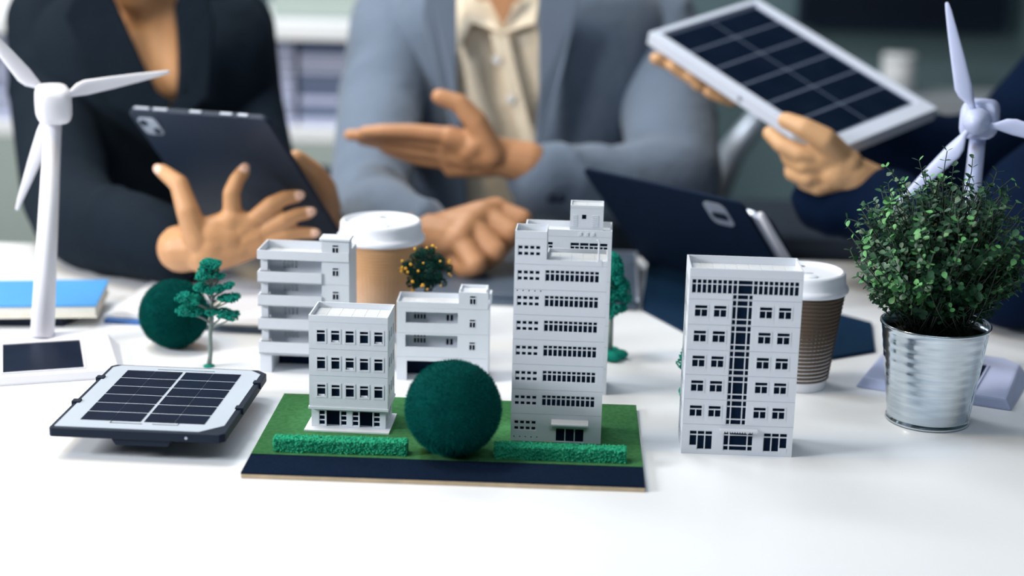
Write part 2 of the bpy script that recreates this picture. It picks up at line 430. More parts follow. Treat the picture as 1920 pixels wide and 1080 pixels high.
# --- right hand building: seven storeys with a glazed stair strip
b = Bld('model_office_block', T(1276.5, 849.5), -2.52, 89.0, 45.5, 'white seven-storey model block with a vertical glazed strip, before the dark brown sleeved cup')
def rb_left(z0):
    return [{'r': (y, z0 + 6, y + 5, z0 + 14), 'holes': [(y + .4, z0 + 6.4, y + 4.6, z0 + 11), (y + .4, z0 + 11.6, y + 4.6, z0 + 13.6)]} for y in (7, 17, 27, 36)]
dx = 1.2
front = [win_grid(5.2 + dx - .3, 3.7, 24.1 + dx - .5, 19.8, [1, 1, 1], [12.6, 3.6]),
         win_grid(32.2 + dx, 3.6, 56.1 + dx, 20.0, [4.5, 14.5, 4.5], [4.2, 8.6, 3.0]),
         win_grid(64.3 + dx, 3.7, 83.6 + dx, 19.8, [1, 1, 1], [12.6, 3.6])]
st = b.storey(0, 25.3, front, rb_left(1))
MB().box(.0060, -.0001, .0037, .0122, .001, .0072).build('sill', M_MODEL, st)
MB().box(.0788, -.0001, .0037, .0846, .001, .0072).build('sill', M_MODEL, st)
cb = MB().box(.0303 , -.0045, .0214, .0603, .0005, .0226)
for i in range(15): cb.box(.0306 + i * .002, -.0045, .0204, .0317 + i * .002, -.0036, .0214)
cb.build('canopy', M_MODEL, b.root)
zb = [25.3, 46.4, 67.0, 87.8, 108.7, 129.6]
for i in range(5):
    z0, z1 = zb[i], zb[i + 1]
    fr = [win_T(x + dx, z0 + 6.2 + .2) for x in (3.8, 18.8, 54.8, 69.8)]
    a0, a1 = 33.2 + dx, 49.4 + dx
    fr.append(win_grid(a0, z0 + .3, a1, z1 - .3, [3.6, 9.0, 3.6], [4.6, 10.6, 4.9]))
    b.storey(z0, z1, fr, rb_left(z0 - 1))
z0, z1 = 129.6, 147.5
fr = []
xs = [2.0 + dx + i * 4.0 for i in range(9)]
hol = []
for i in range(21):
    x = 1.8 + i * 4.02 + (0)
    if i == 10: continue
    wdt = 3.0
    if i == 9: wdt = 3.0
    hol += [(x + .5, 134.6, x + wdt + .5, 141.6), (x + .5, 142.3, x + wdt + .5, 145.4)]
hol = [h for h in hol if not (38 < h[0] < 46)]
hol += [(38.4, 134.6, 46.6, 141.6), (38.4, 142.3, 46.6, 145.4)]
fr.append({'r': (2.0, 134.3, 86.6, 145.7), 'holes': hol})
fr.append(win_grid(33.2 + dx, 129.9, 49.4 + dx, 134.0, [3.6, 9.0, 3.6], [1]))
b.storey(z0, z1, fr, rb_left(z0 - 1))
b.roof(147.5, 154.5, tiles=9)

# --- small four-storey front building on the board
B0 = ZT + .005
b = Bld('model_shop_building', (-.1640, 1.2443, B0), -3.4, 64.6, 42.0, 'short white model building with three rows of five windows, behind the left hedge')
MB().box(-.0035, -.0062, -.0002, .0665, .043, .0012).build('plinth', M_MODEL, b.root)
fr = []
for a, c in ((7.2, 12.4), (25.2, 30.4), (34.8, 40.2), (52.4, 58.0)):
    fr.append(win_grid(a, 2.6, c, 15.2, [1], [1, 1, 1]))
fr.append({'r': (13.4, 1.6, 24.4, 15.2), 'open': 1}); fr.append({'r': (41.0, 1.6, 51.6, 15.2), 'open': 1})
st = b.storey(1.2, 18.5, fr, x0=1, x1=62.5, y0=3.5, right=[{'r': (y, 5, y + 5, 12), 'holes': [(y + .4, 5.4, y + 4.6, 11.6)]} for y in (10, 22, 33)])
MB().box(.002, .0095, .0012, .0615, .0105, .0175).build('shop_back', M_SHADE, st)
MB().box(-.0008, -.0008, .0175, .0654, .0425, .0195).build('ledge', M_MODEL, b.root)
for zi, (z0, z1, zw) in enumerate(((19.4, 46.2, 28.3), (46.2, 68.9, 51.7), (68.9, 91.7, 74.5))):
    fr = []
    for i in range(5):
        x = 6.2 + 11.75 * i; h = 10.8; w_ = 7.6
        hs = [(x + .5, zw + .5, x + w_ - .5, zw + h - 3.4), (x + .5, zw + h - 2.7, x + w_ - .5, zw + h - .5)]
        fr.append({'r': (x, zw, x + w_, zw + h), 'holes': hs, 'border': .8, 'proud': .35})
    rt = [{'r': (y, zw, y + 6, zw + 9), 'holes': [(y + .5, zw + .5, y + 5.5, zw + 6), (y + .5, zw + 6.6, y + 5.5, zw + 8.5)]} for y in (8, 19, 30)]
    st = b.storey(z0, z1, fr, right=rt)
    for i, hh in ((0, 0), (1, 1), (2, 2), (3, 0), (4, 3)):   # half drawn roller blinds left in some windows
        if (i + zi) % 3 == 0:
            MB().box((7.4 + 11.75 * i) * mm, .0009, (zw + .6) * mm, (12.6 + 11.75 * i) * mm, .0014, (zw + 1.8) * mm).build('window_sill', M_WHITEP, st)
b.roof(91.7, 97.2, tiles=6, t=1.2)

# --- tall front tower
b = Bld('model_tower', (.0015, 1.2267, B0), -3.2, 73.2, 42.0, 'tall white model tower with wide strip windows and a roof terrace, behind the right hedge')
def smallwin(zz, h1=(0, 2.5), h2=(5.0, 7.4)):
    hs = []
    for i in range(4):
        x = 2.9 + i * 4.65
        hs += [(x, zz + h1[0], x + 3.1, zz + h1[1]), (x, zz + h2[0], x + 3.1, zz + h2[1])]
    return {'r': (2.4, zz - .4, 20.6, zz + 7.9), 'holes': hs}
def dots(zz): return [{'r': (2.2 + i * 4.65, zz, 3.3 + i * 4.65, zz + 1.1), 'holes': None} for i in range(5)]
fr = [smallwin(9.9)] + dots(3.2)
fr += [win_grid(36.4, .8, 59.4, 12.2, [1, 1, 1], [1], m=.4)]
b.storey(0, 23.7, fr)
MB().prism([(.0328, 0, .0168), (.0328, -.0050, .0158), (.0328, -.0050, .0170), (.0328, 0, .0198)], (.0298, 0, 0)).build('canopy', M_MODEL, b.root)
zb = [23.7, 44.3, 65.5, 86.2, 106.7, 127.6, 148.1]
for i in range(6):
    z0, z1 = zb[i], zb[i + 1]
    hs = []
    for c in range(11):
        x = 24.9 + c * 3.9
        hs += [(x, z0 + 7.4, x + 2.9, z0 + 12.9), (x, z0 + 13.7, x + 2.9, z0 + 15.9)]
    fr = [{'r': (24.5, z0 + 7.0, 67.9, z0 + 16.3), 'holes': hs}, smallwin(z0 + 7.6)]
    if i == 4: fr += dots(z0 + 19.2)
    b.storey(z0, z1, fr)
b.storey(148.1, 168.9, [smallwin(155.4)], x1=25.2, y1=27)
b.roof(168.9, 174.8, x1=25.2, y1=27, tiles=3, t=1.0)
b.roof(148.1, 152.2, x0=25.2, tiles=5, t=1.0, name='terrace_parapet')
MB().tube([(.0662, .001, .152), (.0662, .001, .1685), (.0652, .001, .169), (.0640, .001, .1688)], .0007, 8).build('flag_pole', M_MODEL, b.root)
MB().box(.0655, -.0002, .1481, .0690, .003, .1535).build('pole_foot', M_MODEL, b.root)

# --- second tower behind, on the table
b = Bld('model_tower', (.0100, 1.3674, ZT), -3.0, 76.5, 38.0, 'white model tower with a square stairhead box on its roof, behind the terrace tower')
for i in range(7):
    z0 = 24.4 + 20.02 * (i - 1) if i else 0; z1 = 24.4 + 20.02 * i
    fr = []
    for a in (1.2, 9.5, 17.6, 40.6, 48.9, 57.2, 65.5):
        zz = z1 - 5.6 - 8.2
        fr.append({'r': (a - .3, zz, a + 7.6, zz + 8.4), 'holes': [(a, zz + .2, a + 3.2, zz + 5.0), (a + 3.9, zz + .2, a + 7.2, zz + 5.0), (a, zz + 5.8, a + 7.2, zz + 8.2)]})
    b.storey(z0, z1, fr)
b.roof(144.54, 150.4, tiles=6, t=1.4)
st = b.storey(145.5, 169.2, [{'r': (49.6, 159.3, 53.4, 163.3), 'holes': None}], x0=39.3, x1=68.4, y0=5, y1=28, name='stairhead')
lb = MB()
for i in range(6):
    lb.box(.0415, .0046, (.153 + i * .0018), .0455, .0052, (.1538 + i * .0018))
    lb.box(.0585, .0046, (.153 + i * .0018), .0640, .0052, (.1538 + i * .0018))
lb.build('vent_louvres', M_MODEL, st)
b.roof(169.2, 171.5, x0=39.3, x1=68.4, y0=5, y1=28, tiles=2, t=1.2)
for x in (47.5, 53.3, 58.6):
    MB().box(x * mm, -.0006, .1457, (x + 2.4) * mm, .0005, .1485).build('vent_box', M_MODEL, b.root)

# --- five-storey balcony building, left rear
b = Bld('model_balcony_block', T(487, 698), -3.6, 83.5, 42.0, 'white five-storey model block with long balconies and a stair tower, left of the corrugated cup')
def storey_open(b, z0, z1, op, xs, xe, winx, proud=2.0, xl=5.0, stairz=None, dark=False):
    """a storey with a deep open gallery from xs to xe"""
    mb = MB(); k = mm; g = .1; W, D = b.W, b.D
    mb.box(xl * k, 0, (z0 + g) * k, (xl + 4) * k, D * k, (z1 - g) * k)
    return mb
for i, (o0, o1) in enumerate(((0, 18), (30, 41.5), (52.4, 64), (74.6, 86), (96.5, 108))):
    z0 = (0, 18.6, 41.5, 64.0, 86.0)[i]; z1 = (18.6, 41.5, 64.0, 86.0, 108.0)[i]; k = mm
    mb = MB()
    if i == 0:
        mb.box(0, .0015, 0, .0110, .042, z1 * k).box(.055, .0015, 0, .060, .042, z1 * k)
        mb.box(.011, .0015, .0165, .055, .042, z1 * k)
        st = mb.build('storey', M_MODEL, b.root)
        MB().box(.0115, .030, .0002, .0545, .031, .0165).build('garage_back', M_SHADE, st)
    else:
        mb.box(.0022, .002, o0 * k, .0085, .0415, o1 * k)               # wall end left of the gallery
        mb.box(-.0002, -.0015, z0 * k, .0585, .0420, (z0 + 1.2) * k)     # floor plate
        st = mb.build('storey', M_MODEL, b.root)
        bp = MB().box(-.0002, -.0015, z0 * k, .0585, -.0003, o0 * k).box(-.0002, -.0003, z0 * k, .0012, .040, o0 * k)
        bp.build('balcony', M_MODEL, st)
        wl = MB()
        zz = o0 + 1.0
        hs = [(21 + c * 3.6, zz, 23.4 + c * 3.6, zz + 5.2) for c in range(4)] + [(21 + c * 3.6, zz + 6.0, 23.4 + c * 3.6, zz + 8.4) for c in range(4)]
        lattice(wl, 8.5, z0, 58.5, z1, hs, 12, 13.2, lambda u, d, w_: (u * k, d * k, w_ * k))
        wl.build('gallery_wall', M_MODEL, st)
        MB().box(.020, .0134, zz * k, .036, .0138, (zz + 9) * k).build('shade_sheet', M_SHADE, st)  # gallery openings backed by painted interior shade
        MB().box(.0085, .0133, z0 * k, .0585, .042, z1 * k).build('core', M_MODEL, st)
    # stair tower storey with one window
    FFr = lambda u, d, w_: (u * k, d * k, w_ * k)
    zw = z1 - 14.2 + 0.3 if i else 4
    wm = MB(); lattice(wm, 58.5, z0 + .1, 83.5, z1 - .1, [(68.3, zw, 74.0, zw + 7.8)] if i else [], 0, 1.2, FFr)
    wm.box(.0823, .0012, (z0 + .1) * k, .0835, .042, (z1 - .1) * k)
    wm.box(.0585, .0012, (z0 + .1) * k, .0597, .042, (z1 - .1) * k)
    sw = wm.build('stair_wall', M_MODEL, b.root)
    if i:
        w2 = MB(); lattice(w2, 67.9, zw - .4, 74.4, zw + 8.2, [(68.5, zw + .2, 70.9, zw + 5.2), (71.5, zw + .2, 73.8, zw + 5.2), (68.5, zw + 6.0, 73.8, zw + 7.6)], -.2, 1.0, FFr)
        w2.build('window', M_MODEL, sw)
        MB().box(.068, .0014, (zw - .2) * k, .0744, .0018, (zw + 8) * k).build('shade_sheet', M_SHADE, sw)
b.roof(108, 116.2, x0=-.2, x1=83.5, y0=-1.5, y1=42, tiles=6, t=1.3)
sw = b.storey(108, 127, [{'r': (68.3, 115.4, 74.0, 123.2), 'holes': [(68.5, 115.6, 70.9, 120.6), (71.5, 115.6, 73.8, 120.6), (68.5, 121.4, 73.8, 123.0)], 'border': .4, 'proud': .2}], x0=58.5, x1=83.5, y0=-.2, y1=16, name='stairhead')
MB().box(.0567, -.0020, .127, .0850, .018, .1292).build('stairhead_cap', M_MODEL, b.root, bevel=.0006)

# --- low gallery building behind the big green ball
b = Bld('model_gallery_block', T(743, 712), -1.4, 83.6, 35.0, 'low white model block with long recessed galleries, just behind the large green ball')
k = mm
FFr = lambda u, d, w_: (u * k, d * k, w_ * k)
for i, (z0, z1, hole) in enumerate(((0, 22.4, (9.5, 0, 55.5, 18.6)), (22.4, 45.0, (8.1, 31.8, 55.5, 43.3)), (45.0, 68.8, (8.3, 54.6, 55.6, 64.9)))):
    mb = MB(); zw = (8, 30.2, 51.5)[i]
    hs = [hole]
    if i: hs.append((66.2, zw, 71.6, zw + 8.0))
    lattice(mb, 0, z0 + .1, 83.6, z1 - .1, hs, 0, 1.2, FFr)
    mb.box(0, .0012, (z0 + .1) * k, .0012, .035, (z1 - .1) * k).box(.0824, .0012, (z0 + .1) * k, .0836, .035, (z1 - .1) * k)
    mb.box(.0012, .0012, (z1 - 2) * k, .0824, .035, (z1 - .1) * k)
    mb.box(.0012, .034, (z0 + .1) * k, .0824, .035, (z1 - 2) * k).box(.0565, .0012, (z0 + .1) * k, .0577, .034, (z1 - 2) * k)
    st = mb.build('storey', M_MODEL, b.root)
    if i:
        wl = MB()
        o0 = hole[1]
        hs2 = [(15.0 + c * 2.9, o0 + .8, 17.0 + c * 2.9, o0 + 5.4) for c in range(4)] + [(15.0 + c * 2.9, o0 + 6.6, 17.0 + c * 2.9, o0 + 8.3) for c in range(4)]
        hs2 += [(44.6, o0 - .5, 47.0, o0 + 5.5), (48.2, o0 - .5, 50.6, o0 + 5.5)]
        lattice(wl, 1.2, z0 + .1, 56.5, z1 - 2, hs2, 11, 12, FFr)
        wl.build('gallery_wall', M_MODEL, st)
        MB().box(.014, .0124, (o0 + .2) * k, .052, .0128, (o0 + 9) * k).build('shade_sheet', M_SHADE, st)  # dark sheet in place of shade behind the gallery wall
        w2 = MB(); lattice(w2, 65.8, zw - .4, 72.0, zw + 8.4, [(66.4, zw + .2, 68.6, zw + 5.2), (69.2, zw + .2, 71.4, zw + 5.2), (66.4, zw + 6.0, 71.4, zw + 7.6)], -.2, 1.0, FFr)
        w2.build('window', M_MODEL, st)
        MB().box(.066, .0014, zw * k, .072, .0018, (zw + 8) * k).build('shade_sheet', M_SHADE, st)
    else:
        MB().box(.0012, .020, .0002, .0565, .021, .0204).build('garage_back', M_SHADE, st)
b.roof(68.8, 74.2, x1=56.5, tiles=4, t=1.0)
b.storey(68.8, 84.5, [{'r': (66.2, 73.3, 71.6, 81.5), 'holes': [(66.4, 73.5, 68.6, 78.6), (69.2, 73.5, 71.4, 78.6), (66.4, 79.4, 71.4, 81.2)], 'border': .4, 'proud': .2}], x0=56.2, x1=82.6, y1=20, name='stairhead')
MB().box(.0572, .001, .0845, .0586, .019, .0872).box(.0806, .001, .0845, .082, .019, .0872).box(.0586, .0176, .0845, .0806, .019, .0872).build('stairhead_rail', M_MODEL, b.root)
MB().box(.0830, .022, .0688, .0850, .036, .078).build('downpipe_box', M_MODEL, b.root)

# ------------------------------------------------------------------ landscape board
bd = empty('landscape_board', (-.2038, 1.16 - .0165, ZT), radians(-1.87), 'rectangular model base board with green felt lawn and a dark road strip in front', 'model board')
bw, bdp = .3082, .190
MB().box(0, 0, 0, bw, bdp, .0035).build('base_plate', M_CORK, bd, bevel=.0004)
MB().box(0, .0405, .0035, bw, bdp, .005).build('lawn', M_GRASS, bd)
MB().box(0, 0, .0035, bw, .0402, .0049).build('road_strip', M_ROAD, bd)

def hedge(name, p0, p1, label):
    p0, p1 = Vector(p0), Vector(p1)
    d = p1 - p0; L = d.length
    h = empty(name, p0, atan2(d.y, d.x), label, 'model hedge', 'foam hedges on the model board')
    MB().box(0, 0, 0, L, .0105, .0098).build('foam_core', M_HEDGE, h)
    mb = MB()
    rnd = random.Random(int(L * 10000))
    for i in range(3000):
        f = rnd.random(); x = rnd.random() * L
        if f < .38: c = (x, rnd.uniform(-.0014, .0002), rnd.random() * .011)
        elif f < .9: c = (x, rnd.random() * .0105, .0098 + rnd.uniform(-.0004, .0012))
        else: c = (rnd.choice((-.0004, L + .0004)), rnd.random() * .0105, rnd.random() * .0105)
        c = Vector(c)
        r = rnd.uniform(.0006, .0013)
        M = Matrix.Translation(c) @ Matrix.Rotation(rnd.random() * 6.28, 4, Vector((rnd.random() - .5, rnd.random() - .5, rnd.random() - .5)).normalized())
        q = r * rnd.uniform(.5, 1.0)
        vs = [(r, 0, 0), (-r, 0, 0), (0, q, 0), (0, -q, 0), (0, 0, r * .8), (0, 0, -r * .8)]
        mb.add(vs, [(0, 2, 4), (2, 1, 4), (1, 3, 4), (3, 0, 4), (2, 0, 5), (1, 2, 5), (3, 1, 5), (0, 3, 5)], M)
    tag(mb.build('foam_leaves', M_HEDGE, h, recalc=False), kind='stuff')
    return h
hedge('foam_hedge', T(514, 846.5, B0), T(761, 854.5, B0), 'bright green foam hedge strip in front of the short four-storey model building')
hedge('foam_hedge', T(928, 859.5, B0), T(1172, 868.5, B0), 'bright green foam hedge strip in front of the tall terrace tower')

def ball(loc, r, label, seed):
    o = link('green_ball', sharpen_sphere(r - .0008), M_TEAL, None, True)
    o.location = loc
    tag(o, label, 'model bush', 'round green flocked bushes')
    rnd = random.Random(seed); mb = MB()
    for i in range(20000):
        z = rnd.uniform(-1, 1); a = rnd.random() * 2 * pi; q = sqrt(1 - z * z)
        n = Vector((q * cos(a), q * sin(a), z))
        t = Vector((rnd.uniform(-1, 1), rnd.uniform(-1, 1), rnd.uniform(-1, 1)))
        s_ = n.cross(t).normalized() * .00020
        base = n * (r - .0012); tip = n * (r + rnd.uniform(.0000, .0017)) + t * .0006 + Vector((0, 0, -.0003))
        mb.add([base - s_, base + s_, tip], [(0, 1, 2)])
    tag(mb.build('flock_fibres', M_TEALH, o, recalc=False), kind='stuff')
    return o
ball((-.0441, 1.1949, B0 + .0379), .0382, 'large dark green fuzzy ball standing between the two hedges', 3)
ball((-.3248, 1.4819, ZT + .0331), .0332, 'smaller dark green fuzzy ball on the table behind the model pine', 4)

# ------------------------------------------------------------------ model trees
def clump(mb, c, rx, rz, n, rnd, s=.0016):
    for i in range(n):
        z = rnd.uniform(-1, 1); a = rnd.random() * 2 * pi; q = sqrt(1 - z * z) * rnd.uniform(.5, 1)
        p = Vector(c) + Vector((rx * q * cos(a), rx * q * sin(a), rz * z))
        r = s * rnd.uniform(.6, 1.2)
        M = Matrix.Translation(p) @ Matrix.Rotation(rnd.random() * 6.28, 4, Vector((rnd.random() - .5, rnd.random() - .5, rnd.random() - .5)).normalized())
        mb.add([(r, 0, 0), (-r, 0, 0), (0, r, 0), (0, -r, 0), (0, 0, r * .8), (0, 0, -r * .8)], [(0, 2, 4), (2, 1, 4), (1, 3, 4), (3, 0, 4), (2, 0, 5), (1, 2, 5), (3, 1, 5), (0, 3, 5)], M)
rnd = random.Random(11)
pt = empty('model_pine', T(392, 687), 0, 'small model pine with layered teal green tufts on a bare grey trunk', 'model tree', 'miniature model trees')
tp = T(405, 492, ZT)  # only for the lean
MB().lathe([(.0055, 0), (.0052, .001), (.0028, .0022), (.0012, .003)], 14).build('foot', M_TREEG, pt, True)
MB().tube([(0, 0, .001), (.0016, 0, .012), (.0018, .0003, .030), (.0036, 0, .046), (.0040, 0, .066), (.0050, 0, .088), (.0055, 0, .098)], [.0024, .0021, .0019, .0020, .0016, .0011, .0006], 10).build('trunk', M_TRUNK, pt, True)
tiers = []
for (dx_, z_, w_) in ((-.020, .054, .0085), (-.011, .0515, .006), (.014, .052, .007), (.023, .050, .0065), (.004, .053, .006), (-.021, .067, .0075), (-.012, .064, .006), (.016, .067, .006), (.023, .066, .007),
                      (-.006, .076, .006), (.003, .075, .007), (.012, .076, .0055), (.020, .079, .0045), (-.003, .088, .0075), (.004, .090, .0075), (.0, .095, .0065), (.007, .098, .0062), (.001, .100, .0058), (.013, .086, .003)):
    for yy in (-.006, .006):
        tiers.append((dx_, yy * (.4 + w_ * 60), z_ + rnd.uniform(-.001, .001), w_))
for dx_, dy_, z_, w_ in tiers[::2]:
    MB().tube([(.0036, 0, z_ - .012), (.0036 + dx_ * .5, dy_ * .5, z_ - .006), (dx_, dy_, z_ - .001)], [.0011, .0008, .0006], 6).build('branch', M_TRUNK, pt, True)
fm = MB()
for dx_, dy_, z_, w_ in tiers: clump(fm, (dx_, dy_, z_), w_ * 1.08, w_ * .42, 125, rnd, .0013)
tag(fm.build('foliage', M_TREEG, pt, recalc=False), kind='stuff')

ot = empty('model_orange_tree', T(798, 668), 0, 'dark round model tree dotted with orange fruit, between the corrugated cup and the fist', 'model tree', 'miniature model trees')
oc = P(799, 506, 1.50) - ot.location
ot.location.y += 0
MB().lathe([(.009, 0), (.008, .001), (.004, .0025), (.0016, .003)], 14).build('foot', M_TREED, ot, True)
MB().tube([(0, 0, .001), (oc.x * .5, oc.y * .5, oc.z * .4), (oc.x, oc.y, oc.z)], [.0028, .0022, .0016], 8).build('trunk', M_TRUNK, ot, True)
fm = MB()
for i in range(75):
    z = rnd.uniform(-1, 1); a = rnd.random() * 6.283; q = sqrt(1 - z * z)
    rr = .0222 * rnd.uniform(.45, 1)
    clump(fm, (oc.x + rr * q * cos(a) * 1.0, oc.y + rr * q * sin(a), oc.z + rr * z), .0042, .0036, 70, rnd, .0009)
tag(fm.build('foliage', M_TREED, ot, recalc=False), kind='stuff')
fme = sharpen_sphere(.00135, 2)
for p_ in fme.polygons: p_.use_smooth = True
fme.materials.append(M_FRUIT)
for i in range(30):
    z = rnd.uniform(-.8, 1); a = rnd.uniform(pi, 2 * pi) if i % 4 else rnd.random() * pi; q = sqrt(1 - z * z)
    o = link('orange', fme, None, ot); rr = .0240
    o.location = (oc.x + rr * q * cos(a), oc.y + rr * q * sin(a), oc.z + rr * z * .98)
    o.scale = [rnd.uniform(.7, 1.25)] * 3

def conifer(loc, h, r, label, s0=.0):
    c_ = empty('model_conifer', loc, 0, label, 'model tree', 'miniature model trees')
    fb = MB()
    for a in range(5):
        fb.ell((r * .5 * cos(a * 1.257), r * .5 * sin(a * 1.257), .0045), .0078, .0066, .0048, nu=12, nv=8)
    fb.ell((0, 0, .005), .009, .009, .0050, nu=12, nv=8)
    blob('lobed_foot', fb, .0009, M_TREEG, c_, 3)
    MB().tube([(0, 0, .004), (0, 0, h * .45), (0, 0, h * .9)], [.0026, .0022, .0008], 8).build('trunk', M_TRUNK, c_, True)
    f_ = MB()
    for i in range(190):
        t = rnd.random() ** .8; z = h * (.44 + .54 * t); rad = r * (1 - t) ** .6 * (.55 + .45 * rnd.random()) if z > h * .48 else r * .75 * rnd.random()
        a = rnd.random() * 6.283
        clump(f_, (rad * cos(a), rad * sin(a), z), .0042, .0036, 38, rnd, .0013)
    tag(f_.build('foliage', M_TREEG, c_, recalc=False), kind='stuff')
conifer(T(1143, 672), .104, .0205, 'teal green model conifer with a lobed foot, half hidden behind the second tower')
conifer(T(1301, 745), .062, .0155, 'short teal green model conifer peeking out left of the glazed strip block')

# ------------------------------------------------------------------ desk wind turbines
def turbine(loc, yaw, m, label, hub, nose, angles, blen, pole_r=(.0105, .0078), behind=False, near=1):
    """loc: foot of the pole; hub: rotor centre in the world; nose: direction of the rotor axis, away from the nacelle"""
    t = empty('wind_turbine', loc, yaw, label, 'wind turbine model', 'desk wind turbine models')
    loc = Vector(loc); Mi = Matrix.Rotation(-yaw, 4, 'Z') @ Matrix.Translation(-loc)
    H = Mi @ Vector(hub); N = (Mi.to_3x3() @ Vector(nose)).normalized()
    # base: flat box, sloped top with a panel set in, front at local -y
    w, fy, by = .0700, -.1070, .016
    mb = MB()
    o_ = [(-w, fy, 0), (w, fy, 0), (w + .002, by - .016, 0), (w - .02, by, 0), (-w + .02, by, 0), (-w - .002, by - .016, 0)]
    up = [(-w + .006, fy + .004, .0095), (w - .006, fy + .004, .0095), (w - .010, by - .018, .0135), (w - .026, by - .004, .0136), (-w + .026, by - .004, .0136), (-w + .010, by - .018, .0135)]
    mb.rings([o_, up])
    mb.build('base', m, t, bevel=.0022)
    z = lambda y: .0095 + (y - fy - .004) / (by - .018 - fy - .004) * .0040
    y0, y1 = -.1000, -.0210
    pm = MB(); pm.add([(-.038, y0, z(y0) + .0004), (.034, y0, z(y0) + .0004), (.034, y1, z(y1) + .0004), (-.038, y1, z(y1) + .0004)], [(0, 1, 2, 3)])
    pm = MB().prism([(-.036, y0, z(y0) - .001), (.034, y0, z(y0) - .001), (.034, y1, z(y1) - .001), (-.036, y1, z(y1) - .001)], (0, 0, .0014))
    pn = pm.build('solar_panel', M_CELL, t)
    fr = MB()
    for a, b_ in (((-.0375, y0 - .0015), (.0355, y0)), ((-.0375, y1), (.0355, y1 + .0015)), ((-.0375, y0), (-.036, y1)), ((.034, y0), (.0355, y1))):
        fr.prism([(a[0], a[1], z(a[1]) - .001), (b_[0], a[1], z(a[1]) - .001), (b_[0], b_[1], z(b_[1]) - .001), (a[0], b_[1], z(b_[1]) - .001)], (0, 0, .0022))
    fr.build('panel_rim', m, pn)
    top = H - N * .022
    MB().tube([(0, 0, .012), (top.x * .5, top.y * .5, .012 + (top.z - .02) * .5), (top.x, top.y, top.z - .008)], [pole_r[0], (pole_r[0] + pole_r[1]) / 2, pole_r[1]], 28).build('pole', m, t, True)
    # nacelle: rounded housing along the axis
    Z = Vector((0, 0, 1)); X = N.cross(Z).normalized(); Zn = X.cross(N).normalized()
    nb = MB(); rs = []
    for d, s_ in ((-.008, .86), (-.010, .97), (-.022, 1.0), (-.036, .97), (-.043, .86), (-.046, .6)):
        c = H + N * d; ring = []
        for i in range(24):
            a = 2 * pi * i / 24; ca, sa = cos(a), sin(a)
            e = .55
            ring.append(c + X * (.0172 * s_ * math.copysign(abs(ca) ** e, ca)) + Zn * (.0185 * s_ * math.copysign(abs(sa) ** e, sa)))
        rs.append(ring)
    nb.rings(rs); autosmooth(nb.build('nacelle', m, t), 50)
    hb = MB()
    rr = [(-.008, .0125), (-.001, .0128), (.003, .0120), (.008, .0100), (.012, .0066), (.0142, .0030), (.0146, .0004)]
    hb.rings([[H + N * d + (X * cos(2 * pi * i / 24) + Zn * sin(2 * pi * i / 24)) * r for i in range(24)] for d, r in rr])
    hb.build('hub', m, t, True)
    for a in angles:
        # angle measured in the photograph's plane, converted onto the rotor plane
        v3 = a
        dr = (Mi.to_3x3() @ v3); dr = (dr - N * dr.dot(N)).normalized()
        q = N.cross(dr).normalized()
        bm_ = MB(); rs = []
        for s_, wl, wr, th in ((.006, .0022, .0022, .0020), (.016, .0026, .0030, .0020), (.026, .0036, .0100, .0020), (.034, .0044, .0118, .0018), (.060, .0042, .0088, .0014), (.085, .0034, .0058, .0011), (.105, .0028, .0030, .0009), (blen - .001, .0018, .0016, .0007), (blen, .0008, .0008, .0004)):
            c = H + dr * s_ + N * .001
            tw = q * 1.0 + N * .35 * (1 - s_ / blen); tw.normalize(); nn = tw.cross(dr).normalized()
            rs.append([c + tw * (wr if i < 1 else 0) * 0 + tw * (cos(2 * pi * i / 12) * (wl + wr) / 2 + near * (wr - wl) / 2) + nn * sin(2 * pi * i / 12) * th for i in range(12)])
        bm_.rings(rs); bm_.build('blade', m, t, True)
    return t
def dirpx(a):
    return RT * cos(radians(a)) + UP * sin(radians(a))
lp = T(79, 631, ZT + .013); lp.z = ZT
turbine(lp, radians(17.5), M_WHITEP, 'white desk wind turbine at the left edge, its foot holding a small dark panel', P(97, 186, 1.555), Vector((-.35, 1.0, .06)), [dirpx(10), dirpx(131), dirpx(254)], .1165, (.0112, .0080), near=-1)
rp = Vector((.3812 + .42 * .107, 1.3736 + .906 * .107, ZT))
turbine(rp, radians(-25), M_BLUEP, 'lilac white desk wind turbine standing behind the potted plant', P(1831, 228, 1.475), Vector((-.42, -1, .02)), [dirpx(103), dirpx(226), dirpx(-11)], .1130, (.0100, .0072), near=1)

# ------------------------------------------------------------------ loose solar panel on the table, front left
hz = ZT + .025
c0 = T(90, 802, hz); c1 = T(420, 816, hz); c3 = T(218, 685, hz); c2 = T(505, 693, hz)
sp = empty('table_solar_panel', (c0.x, c0.y, ZT), atan2(c1.y - c0.y, c1.x - c0.x), 'loose solar panel module in a black tray lying level on the table, front left', 'solar panel')
W_ = (c1 - c0).length; D_ = ((c3 - c0).length + (c2 - c1).length) / 2; th = .0072; zt_ = .025
ch = .010
def rr_rect(x0, y0, x1, y1, cc, z):
    return [(x0 + cc[0], y0, z), (x1 - cc[1], y0, z), (x1, y0 + cc[1], z), (x1, y1 - cc[2], z), (x1 - cc[2], y1, z), (x0 + cc[3], y1, z), (x0, y1 - cc[3], z), (x0, y0 + cc[0], z)]
tr = MB().prism(rr_rect(0, 0, W_, D_, (.002, .004, .009, .004), zt_ - th), (0, 0, th))
tray = tr.build('tray', M_BLACKP, sp, bevel=.0008)
MB().prism(rr_rect(.0035, .0040, W_ - .0045, D_ - .0035, (.001, .016, .010, .006), zt_ - .001), (0, 0, .0015)).build('backing_sheet', M_SHEET, sp)
